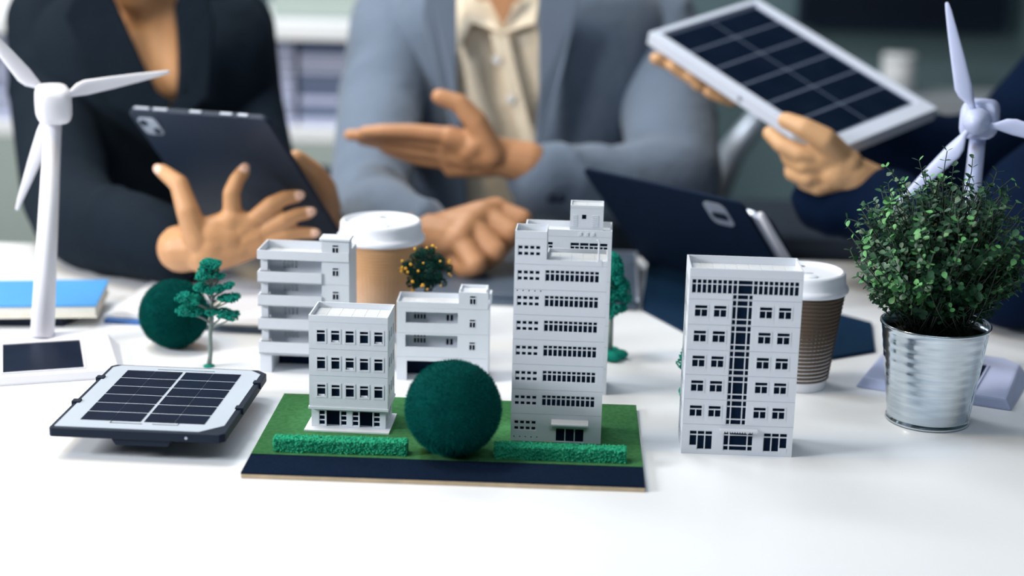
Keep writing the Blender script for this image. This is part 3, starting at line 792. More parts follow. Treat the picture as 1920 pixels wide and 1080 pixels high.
for x, y in ((-.0015, D_ * .36), (-.0015, D_ * .74), (W_ - .0055, D_ * .36), (W_ - .0055, D_ * .76)):
    MB().box(x, y, zt_ - .004, x + .007, y + .007, zt_ + .0018).build('clip', M_BLACKP, sp, bevel=.0006)
cx0, cx1, cy0, cy1 = .0190, W_ - .0205, .0205, D_ - .0150
gap = .0028; nr = 6
for col in range(2):
    xa = cx0 if col == 0 else (cx0 + cx1) / 2 + gap / 2
    xb = (cx0 + cx1) / 2 - gap / 2 if col == 0 else cx1
    for r_ in range(nr):
        ya = cy0 + (cy1 - cy0) * r_ / nr; yb = cy0 + (cy1 - cy0) * (r_ + 1) / nr - gap * .8
        for h_ in range(2):
            a = xa + (xb - xa) * h_ / 2 + (.00025 if h_ else 0); b_ = xa + (xb - xa) * (h_ + 1) / 2 - (0 if h_ else .00025)
            cell = MB().box(a, ya, zt_ + .0003, b_, yb, zt_ + .0009).build('solar_cell', M_CELL, sp)
            mb = MB()
            for q in range(0):
                xx = a + (b_ - a) * .5; y_ = ya + (yb - ya) * (q + .3) / 7
                mb.box(xx - .0001, y_, zt_ + .0009, xx + .0001, y_ + (yb - ya) * .06, zt_ + .001)
            mb.build('contact_dashes', M_LINE, cell)
wr = MB()
for a, b_, c_, d_ in ((.044, cy0 - .005, .070, cy0 - .0045), (.078, cy0 - .005, .098, cy0 - .0045), (.044, cy1 + .003, .094, cy1 + .0035), (.044, cy0 - .005, .0445, cy0), (.098, cy0 - .005, .0985, cy0)):
    wr.box(a, b_, zt_ + .0002, c_, d_, zt_ + .0008)
wr.build('connector_wire', M_BLACKP, sp)
MB().prism([(.052, .002, zt_ - th - .0055), (.094, .002, zt_ - th - .0055), (.096, .002, zt_ - th), (.049, .002, zt_ - th)], (0, .05, 0)).build('junction_box', M_BLACKP, sp, bevel=.0005)
MB().box(.045, .060, 0, .105, .120, zt_ - th).build('foot_block', M_BLACKP, sp, bevel=.001)
MB().rings([[(.1090 + r * cos(2 * pi * i / 12), y, zt_ - .0038 + r * sin(2 * pi * i / 12)) for i in range(12)] for y, r in ((.001, .0011), (-.0004, .0011), (-.0004, .0005), (.0002, .0004))]).build('screw', M_ALU, sp)

# ------------------------------------------------------------------ coffee cups
def cup(loc, sc, msl, label, base_m, ribs=34):
    c_ = empty('paper_cup', loc, 0, label, 'coffee cup', 'lidded paper coffee cups')
    s_ = sc
    MB().lathe([(.0275 * s_, 0), (.0280 * s_, .0008), (.0395 * s_, .100 * s_), (.0385 * s_, .1005 * s_), (.001, .1005 * s_)], 48).build('cup_body', base_m, c_, True)
    prof = []
    z0, z1 = .010 * s_, .0975 * s_
    N_ = ribs
    for i in range(N_ * 8 + 1):
        t = i / (N_ * 8); z = z0 + (z1 - z0) * t
        r = (.0290 + (.0396 - .0290) * t) * s_ + .0005 + .00075 * s_ * sin(t * N_ * 2 * pi)
        prof.append((r, z))
    sl = MB().rings([[(r * cos(2 * pi * i / 56), r * sin(2 * pi * i / 56), z) for i in range(56)] for r, z in [(prof[0][0] - .0006, prof[0][1])] + prof + [(prof[-1][0] - .0006, prof[-1][1])]], cap=False)
    sl.build('sleeve', msl, c_, True)
    ld = [(.0400, .0985), (.0425, .0980), (.0435, .0990), (.0436, .1012), (.0430, .1032), (.0418, .1042), (.0408, .1060), (.0400, .1130), (.0398, .1160), (.0385, .1180), (.0365, .1185), (.0345, .1170), (.0330, .1155), (.0100, .1155), (.0004, .1156)]
    lid = MB().lathe([(r * s_, z * s_) for r, z in ld], 56)
    lo = lid.build('lid', M_LID, c_); autosmooth(lo, 45)
    mb = MB()
    mb.ell((0, -.020 * s_, .1160 * s_), .010 * s_, .005 * s_, .0022 * s_)
    mb.build('lid_bump', M_LID, lo, True)
    MB().ell((0, .024 * s_, .1158 * s_), .0045 * s_, .0016 * s_, .0006).build('sip_hole', M_BLACKP, lo, True)
    MB().ell((.002, -.004 * s_, .1156 * s_), .006 * s_, .0018 * s_, .0008).build('tear_tab', M_LINE, lo, True)
    return c_
cl = P(712, 640, 1.60); cl = T(714, 628)
cup(cl, 1.0, M_KRAFT, 'tall paper cup with tan corrugated sleeve and white lid, behind the balcony block', M_PAPER, 28)
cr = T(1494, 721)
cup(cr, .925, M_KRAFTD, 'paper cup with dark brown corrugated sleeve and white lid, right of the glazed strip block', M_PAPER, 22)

# ------------------------------------------------------------------ potted plant
pl = T(1738, 786)
pp = empty('potted_plant', pl, 0, 'bushy green small-leaved plant in a galvanised metal bucket', 'potted plant')
hB = .0875; r0, r1 = .0345, .0450
prof = [(r0 - .004, .0012), (r0 + .0002, .0), (r0 + .0014, .0010), (r0 + .0012, .0030), (r0 - .0003, .0042)]
for i in range(1, 40):
    t = i / 40; prof.append((r0 + (r1 - r0) * t + .00018 * sin(t * 60), .0042 + (hB - .008) * t))
prof += [(r1 + .0004, hB - .0025), (r1 + .0016, hB - .0015), (r1 + .0016, hB), (r1 + .0004, hB + .0008), (r1 - .0008, hB), (r1 - .0012, hB - .012)]
bk = MB().rings([[(r * cos(2 * pi * i / 72), r * sin(2 * pi * i / 72), z) for i in range(72)] for r, z in prof], cap=False)
bk.add([(0, 0, .0012)] + [((r0 - .004) * cos(2 * pi * i / 72), (r0 - .004) * sin(2 * pi * i / 72), .0012) for i in range(72)], [(0, 1 + i, 1 + (i + 1) % 72) for i in range(72)])
bko = bk.build('bucket', M_ZINC, pp, True)
MB().prism([(.0295, -.0190, .004), (.0303, -.0177, .004), (.0388, -.0236, hB - .004), (.0377, -.0252, hB - .004)][::-1], (.0006, -.0005, 0)).build('seam', M_ZINC, bko)
MB().lathe([(.0001, hB - .0125), (.030, hB - .011), (r1 - .0014, hB - .0125), (r1 - .004, hB - .02), (.0001, hB - .02)], 40, cap=False).build('soil', M_SOIL, pp, True)
rnd = random.Random(5)
leaf_me = MB(); rs = []
def leafmesh(name, m_):
    mb = MB()
    pts = [(0, 0, 0), (.35, .30, .06), (.7, .42, .08), (1.0, .28, .05), (1.12, 0, .0), (1.0, -.28, .05), (.7, -.42, .08), (.35, -.30, .06), (.6, 0, -.02)]
    fs = [(0, 1, 8), (1, 2, 8), (2, 3, 8), (3, 4, 8), (4, 5, 8), (5, 6, 8), (6, 7, 8), (7, 0, 8)]
    me = bpy.data.meshes.new(name); me.from_pydata([(x * .0060, y * .0060, z * .0060) for x, y, z in pts], [], fs)
    me.materials.append(m_)
    for p_ in me.polygons: p_.use_smooth = True
    return me, pts, fs
lmA, lpts, lfs = leafmesh('leaf_dark', M_LEAF); lmB, _, _ = leafmesh('leaf_lit', M_LEAFLIT)
crown_c = Vector((-.0005, 0, .154)); stems = []; leaves = []
def mk_stem(p0, p1, leafy, s_=1.0, r_=.00055):
    p0, p1 = Vector(p0), Vector(p1)
    mid = (p0 + p1) / 2 + Vector((rnd.uniform(-.008, .008), rnd.uniform(-.008, .008), rnd.uniform(-.004, .004)))
    pts = []
    for i in range(6):
        t = i / 5; pts.append(p0 * (1 - t) ** 2 + mid * 2 * t * (1 - t) + p1 * t * t)
    stems.append((pts, r_))
    n = leafy
    for i in range(n):
        t = 1 - i / n * .72
        p_ = p0 * (1 - t) ** 2 + mid * 2 * t * (1 - t) + p1 * t * t
        d = (p1 - mid).normalized()
        a0 = rnd.random() * 6.28
        u = d.orthogonal().normalized(); v = d.cross(u)
        for k_ in range(2):
            a = a0 + k_ * pi + rnd.uniform(-.3, .3)
            out = (u * cos(a) + v * sin(a) + d * rnd.uniform(.1, .8)).normalized()
            leaves.append((p_, out, d, s_ * rnd.uniform(.6, 1.15)))
for i in range(700):
    a = rnd.random() * 2 * pi; z = rnd.uniform(-.85, 1); q = sqrt(1 - z * z)
    n = Vector((q * cos(a), q * sin(a), z)); rr = rnd.uniform(.62, 1.0) if i % 3 else rnd.uniform(.25, .7)
    tip = crown_c + Vector((n.x * .083 * rr, n.y * .074 * rr, n.z * (.064 if n.z > 0 else .066) * rr))
    base = Vector((rnd.uniform(-.026, .026), rnd.uniform(-.026, .026), hB - .010))
    if i % 2: base = base.lerp(tip, .55)
    mk_stem(base, tip, rnd.randint(5, 7))
for (x, z) in ((-.060, .226), (-.044, .212), (-.028, .228), (-.008, .238), (.004, .222), (.014, .232), (.034, .222), (.046, .216), (.058, .206), (-.072, .190), (-.078, .172), (.075, .175), (.078, .19), (-.052, .196), (.026, .21), (-.018, .215)):
    tip = Vector((x, rnd.uniform(-.03, .02), z)); mk_stem(crown_c + (tip - crown_c) * .35, tip, 5, .9, .00045)
view = (CAM - pl).normalized()
sc_ = sorted(range(len(leaves)), key=lambda i: -(leaves[i][0] - crown_c).dot(view))
front = set(sc_[:900][::3][:300]); rest = MB(); restl = MB()
for i, (p_, out, d, s_) in enumerate(leaves):
    side = out.cross(d)
    if side.length < 1e-3: side = out.orthogonal()
    side.normalize(); nrm = side.cross(out).normalized()
    if nrm.z < 0: nrm = -nrm; side = -side
    light = rnd.random() < (.42 if p_.x < .01 else .18) and p_.z > .11 and (p_ - crown_c).length > .055  # lit colour favours outer leaves on the left, as painted light
    R = Matrix((out, side, nrm)).transposed().to_4x4()
    M = Matrix.Translation(p_) @ R @ Matrix.Scale(s_, 4)
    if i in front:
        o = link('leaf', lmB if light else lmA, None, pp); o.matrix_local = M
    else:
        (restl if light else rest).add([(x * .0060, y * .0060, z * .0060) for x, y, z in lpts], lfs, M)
tag(link('foliage', rest.mesh('foliage', False), M_LEAF, pp, True), kind='stuff')
tag(link('foliage', restl.mesh('foliage', False), M_LEAFLIT, pp, True), kind='stuff')
sm = MB()
for pts, r_ in stems: sm.tube(pts, r_, 4)
tag(link('stems', sm.mesh('stems', False), M_STEM, pp, True), kind='stuff')

# ------------------------------------------------------------------ books, folder, papers, laptop
bz = ZT + .0112
q1, q2 = T(182, 596, bz), T(0, 598, bz)
zt2 = Q(182, 571, q1.y).z; q0 = T(217, 524, zt2)
ux = (q1 - q2); ux.z = 0; ux.normalize(); by_ = (q0 - q1); by_.z = 0
uy = Vector((-ux.y, ux.x, 0)); Db = by_.dot(uy); hb_ = zt2 - bz; wx = by_.dot(ux)
bk_ = empty('blue_book', (q1.x, q1.y, bz), atan2(ux.y, ux.x), 'thick blue covered book lying on a black tablet at the left edge', 'book')
for nm, za, zb_, m_ in (('back_cover', 0, .0015, M_PAGES), ('page_block', .0015, hb_ - .0022, M_PAGES), ('front_cover', hb_ - .0022, hb_, M_BLUEC)):
    i_ = .0015 if nm == 'page_block' else 0
    MB().prism([(-.22, i_, za), (-i_, i_, za), (-i_ + 0, Db - i_, za), (-.22, Db - i_, za)], (0, 0, zb_ - za)).build(nm, m_, bk_, bevel=.0003)
q_ = T(120, 613)
bt = MB().prism([(0, 0, 0), (-.28, -.012, 0), (-.28, .12, 0), (-.03, .12, 0), (.008, .03, 0)], (0, 0, .0108))
btt = bt.build('black_tablet', M_BLACKP, None, bevel=.002)
btt.location = q_ + Vector((0, 0, 0.0002)); tag(btt, 'black tablet lying flat under the blue book at the left edge', 'tablet')

fo = empty('blue_folder', T(195, 606), radians(-7), 'blue folder filled with loose white papers, behind the small green ball', 'folder')
MB().box(0, 0, 0, .088, .22, .004).build('cover', M_FOLD, fo, bevel=.001)
for i in range(3):
    o = MB().box(-.004 + .004 * i, .008 + .003 * i, .0042 + .0016 * i, .084 + .0015 * i, .225, .0055 + .0016 * i).build('paper_sheet', M_PAPER, fo)
nb = empty('grey_notebook', T(366, 619), radians(-5), 'grey edged notebook with cream pages, left of the balcony block', 'notebook')
MB().box(0, 0, 0, .19, .13, .006).build('cover', M_LAPT, nb, bevel=.001)
MB().box(.002, .001, .006, .188, .128, .0095).build('page_block', M_PAGES, nb)
for i, (px, py, rz, w__, h__) in enumerate(((388, 606, -3, .17, .17), (345, 560, 4, .20, .16), (395, 540, -8, .18, .17))):
    o = MB().box(0, 0, 0, w__, h__, .0006).build('paper_sheet', M_PAPER)
    o.location = T(px, py, ZT + .0105 + i * .0009); o.rotation_euler.z = radians(rz)
    tag(o, ('loose white sheet lying on the grey notebook, lowest of three', 'loose white sheet in the middle of the pile under the hand', 'topmost loose white sheet under the spread hand')[i], 'paper', 'loose white sheets')

lt = empty('closed_laptop', T(1195, 583), radians(-3.5), 'closed grey laptop lying under the fist, behind the terrace tower', 'laptop')
MB().box(-.310, 0, 0, 0, .215, .008).build('base', M_LAPT, lt, bevel=.002)
MB().box(-.310, 0, .0086, 0, .215, .0135).build('lid', M_LAPT, lt, bevel=.002)
rim = MB()
for a in ((-.310, .2135, 0.001, .2160), (-.0015, 0, .001, .215)): rim.box(a[0], a[1], .010, a[2], a[3], .0142)
rim.build('rim', M_ALU, lt)

# ------------------------------------------------------------------ standing folio tablet
A_ = Vector(T(1213, 498)) + Vector((0, 0, .004)); hv = Vector((.6615, -.7499, 0)); vv = Vector((-.4939, -.4357, .7525)).normalized(); nv = hv.cross(vv).normalized()
if nv.y > 0: nv = -nv               # towards the camera
ft = empty('folio_tablet', A_, 0, 'black tablet in a folio case propped up behind the glazed strip block', 'tablet')
MF = Matrix((hv, vv, nv)).transposed().to_4x4()
def rrect(x0, y0, x1, y1, r, z, n=6):
    out = []
    for cx, cy, a0 in ((x1 - r, y0 + r, -90), (x1 - r, y1 - r, 0), (x0 + r, y1 - r, 90), (x0 + r, y0 + r, 180)):
        for i in range(n + 1):
            a = radians(a0 + 90 * i / n); out.append((cx + r * cos(a), cy + r * sin(a), z))
    return out
Wf, Hf = .2420, .1700
hole = (.1765, .124, .2080, .1600)
cs = MB(); lattice(cs, 0, 0, Wf - .012, Hf - .0003, [hole], 0, .003, lambda u, d, w_: (u, w_, .003 - d))
cs.prism(rrect(.19, 0, Wf - .004, Hf, .012, 0), (0, 0, .003))
cs = MB().prism(rrect(0, 0, Wf - .006, Hf - .0005, .010, 0), (0, 0, .0030), MF)
cs.build('case_back', M_NAVYF, ft, bevel=.0006)
MB().prism(rrect(hole[0], hole[1], hole[2], hole[3], .009, .0031), (0, 0, .0008), MF).build('camera_cutout', M_ALU, ft)
MB().prism(rrect(hole[0] + .007, hole[1] + .011, hole[2] - .004, hole[1] + .021, .004, .0040), (0, 0, .0012), MF).build('camera_lens', M_BLACKP, ft)
MB().prism(rrect(.002, .002, Wf + .005, Hf - .022, .014, -.0065), (0, 0, .0062), MF).build('tablet', M_ALU, ft, bevel=.001)
MB().prism(rrect(.004, .002, Wf + .008, Hf - .030, .014, -.0105), (0, 0, .0038), MF).build('screen_flap', M_NAVYF, ft, bevel=.0006)
fl = [Vector(p_) - A_ for p_ in (T(1213, 497), T(1203, 583), T(1420, 698), T(1640, 662), T(1634, 610))]
MB().prism([(p_.x, p_.y, -.0039) for p_ in fl], (0, 0, .0037)).build('keyboard_flap', M_NAVYK, ft, bevel=.001)
stp = MB().tube([(.2465, .012, -.004), (.2465, .130, -.004), (.2465, .146, -.004), (.2465, .150, -.004)], [.0042, .0042, .0036, .0010], 16, MF)
stp.build('stylus', M_WHITEP, ft, True)

# ------------------------------------------------------------------ background furniture
def cab(name, x0, y0, z0, x1, y1, z1, label, cat): 
    return empty(name, (x0, y0, z0), 0, label, cat)
a0 = Q(455, 40, 3.3); a1 = Q(720, 58, 3.3)
zt1 = a0.z; zs = Q(560, 240, 3.3).z
cbn = empty('open_cabinet', (-1.55, 3.3, 0), 0, 'low white open cabinet filled with lavender file boxes, behind the suited man', 'cabinet')
Wc = 1.55 + .10
MB().box(0, -.01, zt1 - .035, Wc, .42, zt1).build('top_board', M_CABW, cbn, bevel=.003)
MB().box(.02, 0, zs - .03, Wc - .02, .40, zs).build('shelf', M_CABW, cbn, bevel=.002)
MB().box(.02, .38, .0, Wc - .02, .40, zt1 - .035).build('back_panel', M_CABG, cbn)
MB().box(0, 0, 0, .02, .40, zt1 - .035).build('side_panel', M_CABW, cbn); MB().box(Wc - .02, 0, 0, Wc, .40, zt1 - .035).build('side_panel', M_CABW, cbn)
MB().box(.02, .0, .06, Wc - .02, .018, zs - .032).build('door', M_CABG, cbn, bevel=.002)
rnd = random.Random(9)
for k in range(9):
    x = .03 + k * .178
    n_ = 8; zc = zs + .0005
    if k not in (2, 5, 6, 7): continue
    for j in range(n_):
        h_ = (zt1 - .04 - zs - .004) / n_
        o = MB().box(0, 0, 0, .168, .30, h_ - .003).build('file_box', M_FILED if (k in (6, 7) and j in (1, 3, 4, 7)) else M_FILE, None, bevel=.002)
        o.location = (-1.55 + x, 3.32 + rnd.uniform(0, .012), zc + h_ * j)
        tag(o, ('slate' if (k in (6, 7) and j in (1, 3, 4, 7)) else 'lavender') + ' file box, ' + ('lowest', 'second from the bottom', 'third from the bottom', 'fourth from the bottom', 'fourth from the top', 'third from the top', 'second from the top', 'topmost')[j] + ' of the ' + {2: 'leftmost', 5: 'stack left of centre,', 6: 'stack right of centre,', 7: 'rightmost'}[k] + (' cabinet stack' if k in (2, 7) else ' white cabinet'), 'file box', 'file boxes in the white cabinet')
# printer and box on the cabinet, left and above
z_ = zt1
o = MB().box(0, 0, 0, .36, .30, .10).build('storage_box', M_CABW, None, bevel=.008); o.location = (-1.16, 3.36, z_ + .0005)
tag(o, 'pale storage box on the white cabinet behind the woman, top left', 'box')
o = MB().box(0, 0, 0, .45, .28, .07).build('storage_box', M_CABG, None, bevel=.008); o.location = (-.52, 3.40, z_ + .0005)
tag(o, 'grey green storage box on the white cabinet beside the suited man', 'box')

b0 = Q(1640, 150, 3.5); b1 = Q(1915, 190, 3.5)
zS = Q(1780, 188, 3.6).z
sh = empty('media_bench', (b0.x - .03, 3.6, 0), 0, 'long grey bench under the dark screen, behind the held solar panel', 'bench')
Ws = 1.6
MB().box(0, 0, zS - .05, Ws, .20, zS).build('top_board', M_SHELF, sh, bevel=.003)
MB().box(.02, .05, .05, Ws - .02, .19, zS - .052).build('carcass', M_CHAIR, sh, bevel=.004)
for i in range(3):
    d_ = MB().box(.03 + i * .52, .035, .08, .53 + i * .52, .049, zS - .07).build('door', M_CHAIR, sh, bevel=.003)
    MB().box(.26 + i * .52, .02, .40, .32 + i * .52, .034, .41).build('handle', M_CHROME, d_)
mg = Q(1703, 150, 3.6)
mk = empty('white_canister', (mg.x, 3.70, zS + .0005), 0, 'blurred white canister standing on the grey bench below the dark screen', 'canister')
MB().lathe([(.034, 0), (.037, .002), (.038, .07), (.036, .074), (.001, .074)], 32).build('body', M_CABW, mk, True)
MB().lathe([(.039, .0745), (.039, .086), (.036, .090), (.001, .090)], 32).build('cap', M_CABW, mk, True)
t0 = Q(1500, 52, 3.9); t1 = Q(1893, 52, 3.9)
tv = empty('wall_screen', (t0.x, 3.93, t0.z), 0, 'large dark wall mounted screen at the top right', 'television')
MB().box(0, 0, 0, t1.x - t0.x, .045, .62).build('housing', M_BLACKP, tv, bevel=.006)
MB().box(.012, -.002, .014, t1.x - t0.x - .012, -.0003, .605).build('screen', M_SCREEN, tv)
MB().box(.15, .0455, .2, .35, .069, .4).build('bracket', M_BLACKP, tv)
# chair with pale bars seen between the man and the hand
cx = Q(1400, 300, 2.75)
ch_ = empty('office_chair', (cx.x, 3.15, 0), 0, 'dark office chair with a pale slanted armrest bar, behind the held solar panel', 'chair')
MB().box(-.24, -.22, .40, .24, .24, .47).build('seat', M_CHAIR, ch_, bevel=.02)
MB().tube([Q(a, b_, 2.89) - Vector((cx.x, 3.15, 0)) for a, b_ in ((1335, 400), (1372, 285), (1445, 190))], [.018, .024, .018], 12).build('armrest', M_CHROME, ch_, True)
MB().tube([(0, 0, .08), (0, 0, .40)], .03, 14).build('column', M_CHROME, ch_, True)
for k_ in range(5):
    a = 2 * pi * k_ / 5
    MB().tube([(0, 0, .09), (.28 * cos(a), .28 * sin(a), .055)], [.022, .016], 8).build('leg', M_CHROME, ch_, True)
    MB().ell((.28 * cos(a), .28 * sin(a), .024), .02, .02, .024).build('castor', M_CHAIR, ch_, True)
cy = Q(1500, 470, 2.4)
sf = MB().box(-.24, 0, .30, .20, .30, cy.z + .015).box(-.20, .04, 0, -.16, .08, .30).box(.12, .04, 0, .16, .08, .30).box(-.20, .22, 0, -.16, .26, .30).box(.12, .22, 0, .16, .26, .30).build('low_stool', M_CHAIR, None, bevel=.03); sf.location = (cy.x + .06, 2.45, 0)
tag(sf, 'low dark upholstered stool beyond the table, below the held solar panel', 'stool')

# ------------------------------------------------------------------ people
def hand_mb(mb, wrist, palm, fingers, thumb, rw=.021):
    """wrist point; palm: list of knuckle points; fingers: chains of (point, radius)"""
    w = Vector(wrist[0]); w2 = Vector(wrist[1])
    rw = min(rw, .021)
    for k in palm:
        k = Vector(k[0]), k[1]
        mb.capsule(w, rw * .80, k[0], k[1] * 1.12)
        mb.capsule(w2, rw * .80, k[0], k[1] * 1.10)
    for i in range(len(palm) - 1):
        mb.capsule(palm[i][0], palm[i][1] * 1.06, palm[i + 1][0], palm[i + 1][1] * 1.06)
    for ch in fingers + [thumb]:
        for (a, ra), (b_, rb_) in zip(ch, ch[1:]):
            mb.capsule(a, ra, b_, rb_)

def head_mb(mb, c, yaw, s=1.0, pitch=0.0):
    """skull centre c, face towards local -y"""
    R = (Matrix.Rotation(yaw, 3, 'Z') @ Matrix.Rotation(pitch, 3, 'X'))
    L = lambda x, y, z: Vector(c) + R @ Vector((x, y, z)) * s
    mb.ell(L(0, .012, .025), .076 * s, .094 * s, .092 * s, R)
    mb.ell(L(0, -.022, -.030), .060 * s, .066 * s, .082 * s, R)
    mb.ell(L(0, -.052, -.088), .030 * s, .028 * s, .024 * s, R)
    mb.capsule(L(0, -.082, .010), .009 * s, L(0, -.102, -.022), .0125 * s)
    for sx in (-1, 1):
        mb.ell(L(.012 * sx, -.090, -.024), .009 * s, .009 * s, .007 * s, R)
        mb.capsule(L(.016 * sx, -.080, .026), .009 * s, L(.045 * sx, -.068, .026), .008 * s)
        mb.ell(L(.076 * sx, .010, -.008), .008 * s, .018 * s, .030 * s, R)
    mb.capsule(L(-.018, -.078, -.052), .008 * s, L(.018, -.078, -.052), .008 * s)
    return L, R
def head_parts(body, L, R, s, hair_long, skin):
    for sx in (-1, 1):
        MB().ell(L(.030 * sx, -.0660, .008), .0130 * s, .0110 * s, .0062 * s, R).build('eye', M_EYE, body, True)
        MB().ell(L(.030 * sx, -.0758, .008), .0048 * s, .0022 * s, .0048 * s, R).build('iris', M_IRIS, body, True)
        MB().ell(L(.030 * sx, -.0670, .0145), .0150 * s, .0125 * s, .0042 * s, R).build('eyelid', skin, body, True)
        MB().capsule(L(.018 * sx, -.086, .032), .003, L(.044 * sx, -.076, .033), .0022).build('eyebrow', M_HAIR, body, True)
    MB().capsule(L(-.016, -.084, -.052), .0042, L(.016, -.084, -.052), .0042).build('lips', M_LIP, body, True)
    hm = MB()
    hm.ell(L(0, .026, .042), .084 * s, .094 * s, .090 * s, R)
    hm.ell(L(0, -.045, .088), .060 * s, .036 * s, .026 * s, R)
    for sx in (-1, 1): hm.ell(L(.066 * sx, .012, .030), .018 * s, .048 * s, .050 * s, R)
    if hair_long:
        hm.ell(L(0, .085, .03), .045 * s, .045 * s, .045 * s, R)
        hm.capsule(L(0, .07, -.02), .05 * s, L(0, .055, -.07), .035 * s)
    else:
        hm.capsule(L(0, .070, -.01), .055 * s, L(0, .060, -.05), .040 * s)
    blob('hair', hm, .007, M_HAIR, body, 5)

def shell_jacket(name, m, parent, secs, opening, thick=.006, n=56, smoothit=True):
    """secs: (z, cx, cy, rx, ry, yaw); opening: (z -> (left angle, right angle)) from the front, radians"""
    mb = MB(); rs = []
    for (z, cx, cy, rx, ry, yw) in secs:
        la, ra = opening(z); ring = []
        for i in range(n + 1):
            a = ra + (2 * pi - ra + la) * i / n        # la negative
            e = .85
            x = rx * math.copysign(abs(sin(a)) ** e, sin(a)); y = -ry * math.copysign(abs(cos(a)) ** e, cos(a))
            ring.append(Vector((cx + x * cos(yw) - y * sin(yw), cy + x * sin(yw) + y * cos(yw), z)))
        rs.append(ring)
    mb.rings(rs, close=False, cap=False)
    o = mb.build(name, m, parent, True)
    so = o.modifiers.new('s', 'SOLIDIFY'); so.thickness = thick; so.offset = 1 if False else -1
    sb = o.modifiers.new('b', 'SUBSURF'); sb.levels = sb.render_levels = 1
    return o
def trousers(body, hip, yaw, s=1.0):
    R = Matrix.Rotation(yaw, 3, 'Z'); L = lambda x, y, z: Vector((hip.x, hip.y, 0)) + R @ Vector((x, y, 0)) + Vector((0, 0, z))
    mb = MB()
    mb.capsule(L(-.08, 0, .56), .12, L(.08, 0, .56), .12)
    mb.capsule(L(-.08, 0, .66), .105, L(.08, 0, .66), .105)
    for sx in (-1, 1):
        mb.capsule(L(.09 * sx, -.02, .54), .085, L(.12 * sx, -.42, .55), .062)
        mb.capsule(L(.12 * sx, -.42, .54), .060, L(.12 * sx, -.38, .12), .045)
    blob('trousers', mb, .012, M_TROU, body, 5)
    for sx in (-1, 1):
        sm_ = MB(); sm_.ell(L(.12 * sx, -.47, .045), .045, .10, .040, R).ell(L(.12 * sx, -.40, .06), .042, .05, .055, R)
        blob('shoe', sm_, .008, M_SHOE, body, 3)
def seat(hip, yaw, label):
    c_ = empty('office_chair', (hip.x, hip.y, 0), yaw, label, 'chair')
    MB().box(-.23, -.22, .37, .23, .22, .43).build('seat', M_CHAIR, c_, bevel=.015)
    MB().box(-.20, .30, .50, .20, .34, .72).build('backrest', M_CHAIR, c_, bevel=.015)
    MB().tube([(0, .2, .38), (0, .35, .42), (0, .36, .6)], .018, 8).build('back_bar', M_CHROME, c_, True)
    MB().tube([(0, 0, .08), (0, 0, .37)], .028, 12).build('column', M_CHROME, c_, True)
    for k_ in range(5):
        a = 2 * pi * k_ / 5 + .3
        MB().tube([(0, 0, .09), (.22 * cos(a), .22 * sin(a), .055)], [.022, .016], 8).build('leg', M_CHROME, c_, True)
        MB().ell((.22 * cos(a), .22 * sin(a), .024), .02, .02, .024, nu=10, nv=8).build('castor', M_CHAIR, c_, True)

def nail(parent, tip, prev, up, r=.0062):
    tip, prev = Vector(tip), Vector(prev); d = (tip - prev).normalized(); up = Vector(up); up = (up - d * up.dot(d)).normalized(); sd = d.cross(up)
    R = Matrix((sd, d, up)).transposed()
    MB().ell(tip + up * r * .78 + d * r * .1, r * .72, r * .95, r * .30, R, 12, 8).build('nail', M_NAIL, parent, True)

TOCAM = -FW
def arm_skin(mb, root, pts):
    mb.capsule(root, .045, pts[0][0], pts[0][1] * .68)
    for (a, ra), (b_, rb_) in zip(pts, pts[1:]): mb.capsule(a, ra * .68, b_, rb_ * .66)
# ================= man in the grey suit
hipM = Vector((.01, 2.32, 0))
body = MB()
# torso, neck, head
neck = P(930, -10, 2.30)
hc = neck + Vector((-.01, -.035, .175))
tors = [(.60, .0, 2.32, .165, .115), (.75, -.005, 2.30, .165, .110), (.90, -.005, 2.275, .185, .115), (1.0, -.01, 2.26, .195, .105), (1.05, -.015, 2.27, .15, .085)]
body.rings([[(cx + rx * .93 * cos(2 * pi * i / 28), cy + ry * .90 * sin(2 * pi * i / 28), z) for i in range(28)] for z, cx, cy, rx, ry in tors])
body.capsule((neck.x, 2.275, 1.03), .060, hc + Vector((0, .02, -.06)), .054)
Lm, Rm = head_mb(body, hc, radians(-6), 1.0)
ARM_MR = [(P(790, 0, 2.28), .060), (P(742, 45, 2.26), .066), (P(712, 215, 2.16), .058), (P(690, 372, 2.0), .050), (P(735, 418, 1.875), .045), (P(790, 438, 1.835), .039)]
ARM_ML = [(P(1160, 0, 2.29), .062), (P(1222, 50, 2.28), .068), (P(1252, 210, 2.2), .066), (P(1268, 335, 2.08), .060), (P(1150, 350, 2.02), .052), (P(1015, 334, 1.965), .044)]
arm_skin(body, (neck.x - .08, 2.28, .99), ARM_MR); arm_skin(body, (neck.x + .08, 2.28, .99), ARM_ML)
man = blob('person', body, .008, M_SKINM, None, 4)
tag(man, 'person in a grey blue suit and cream shirt, gesturing with an open hand', 'person')
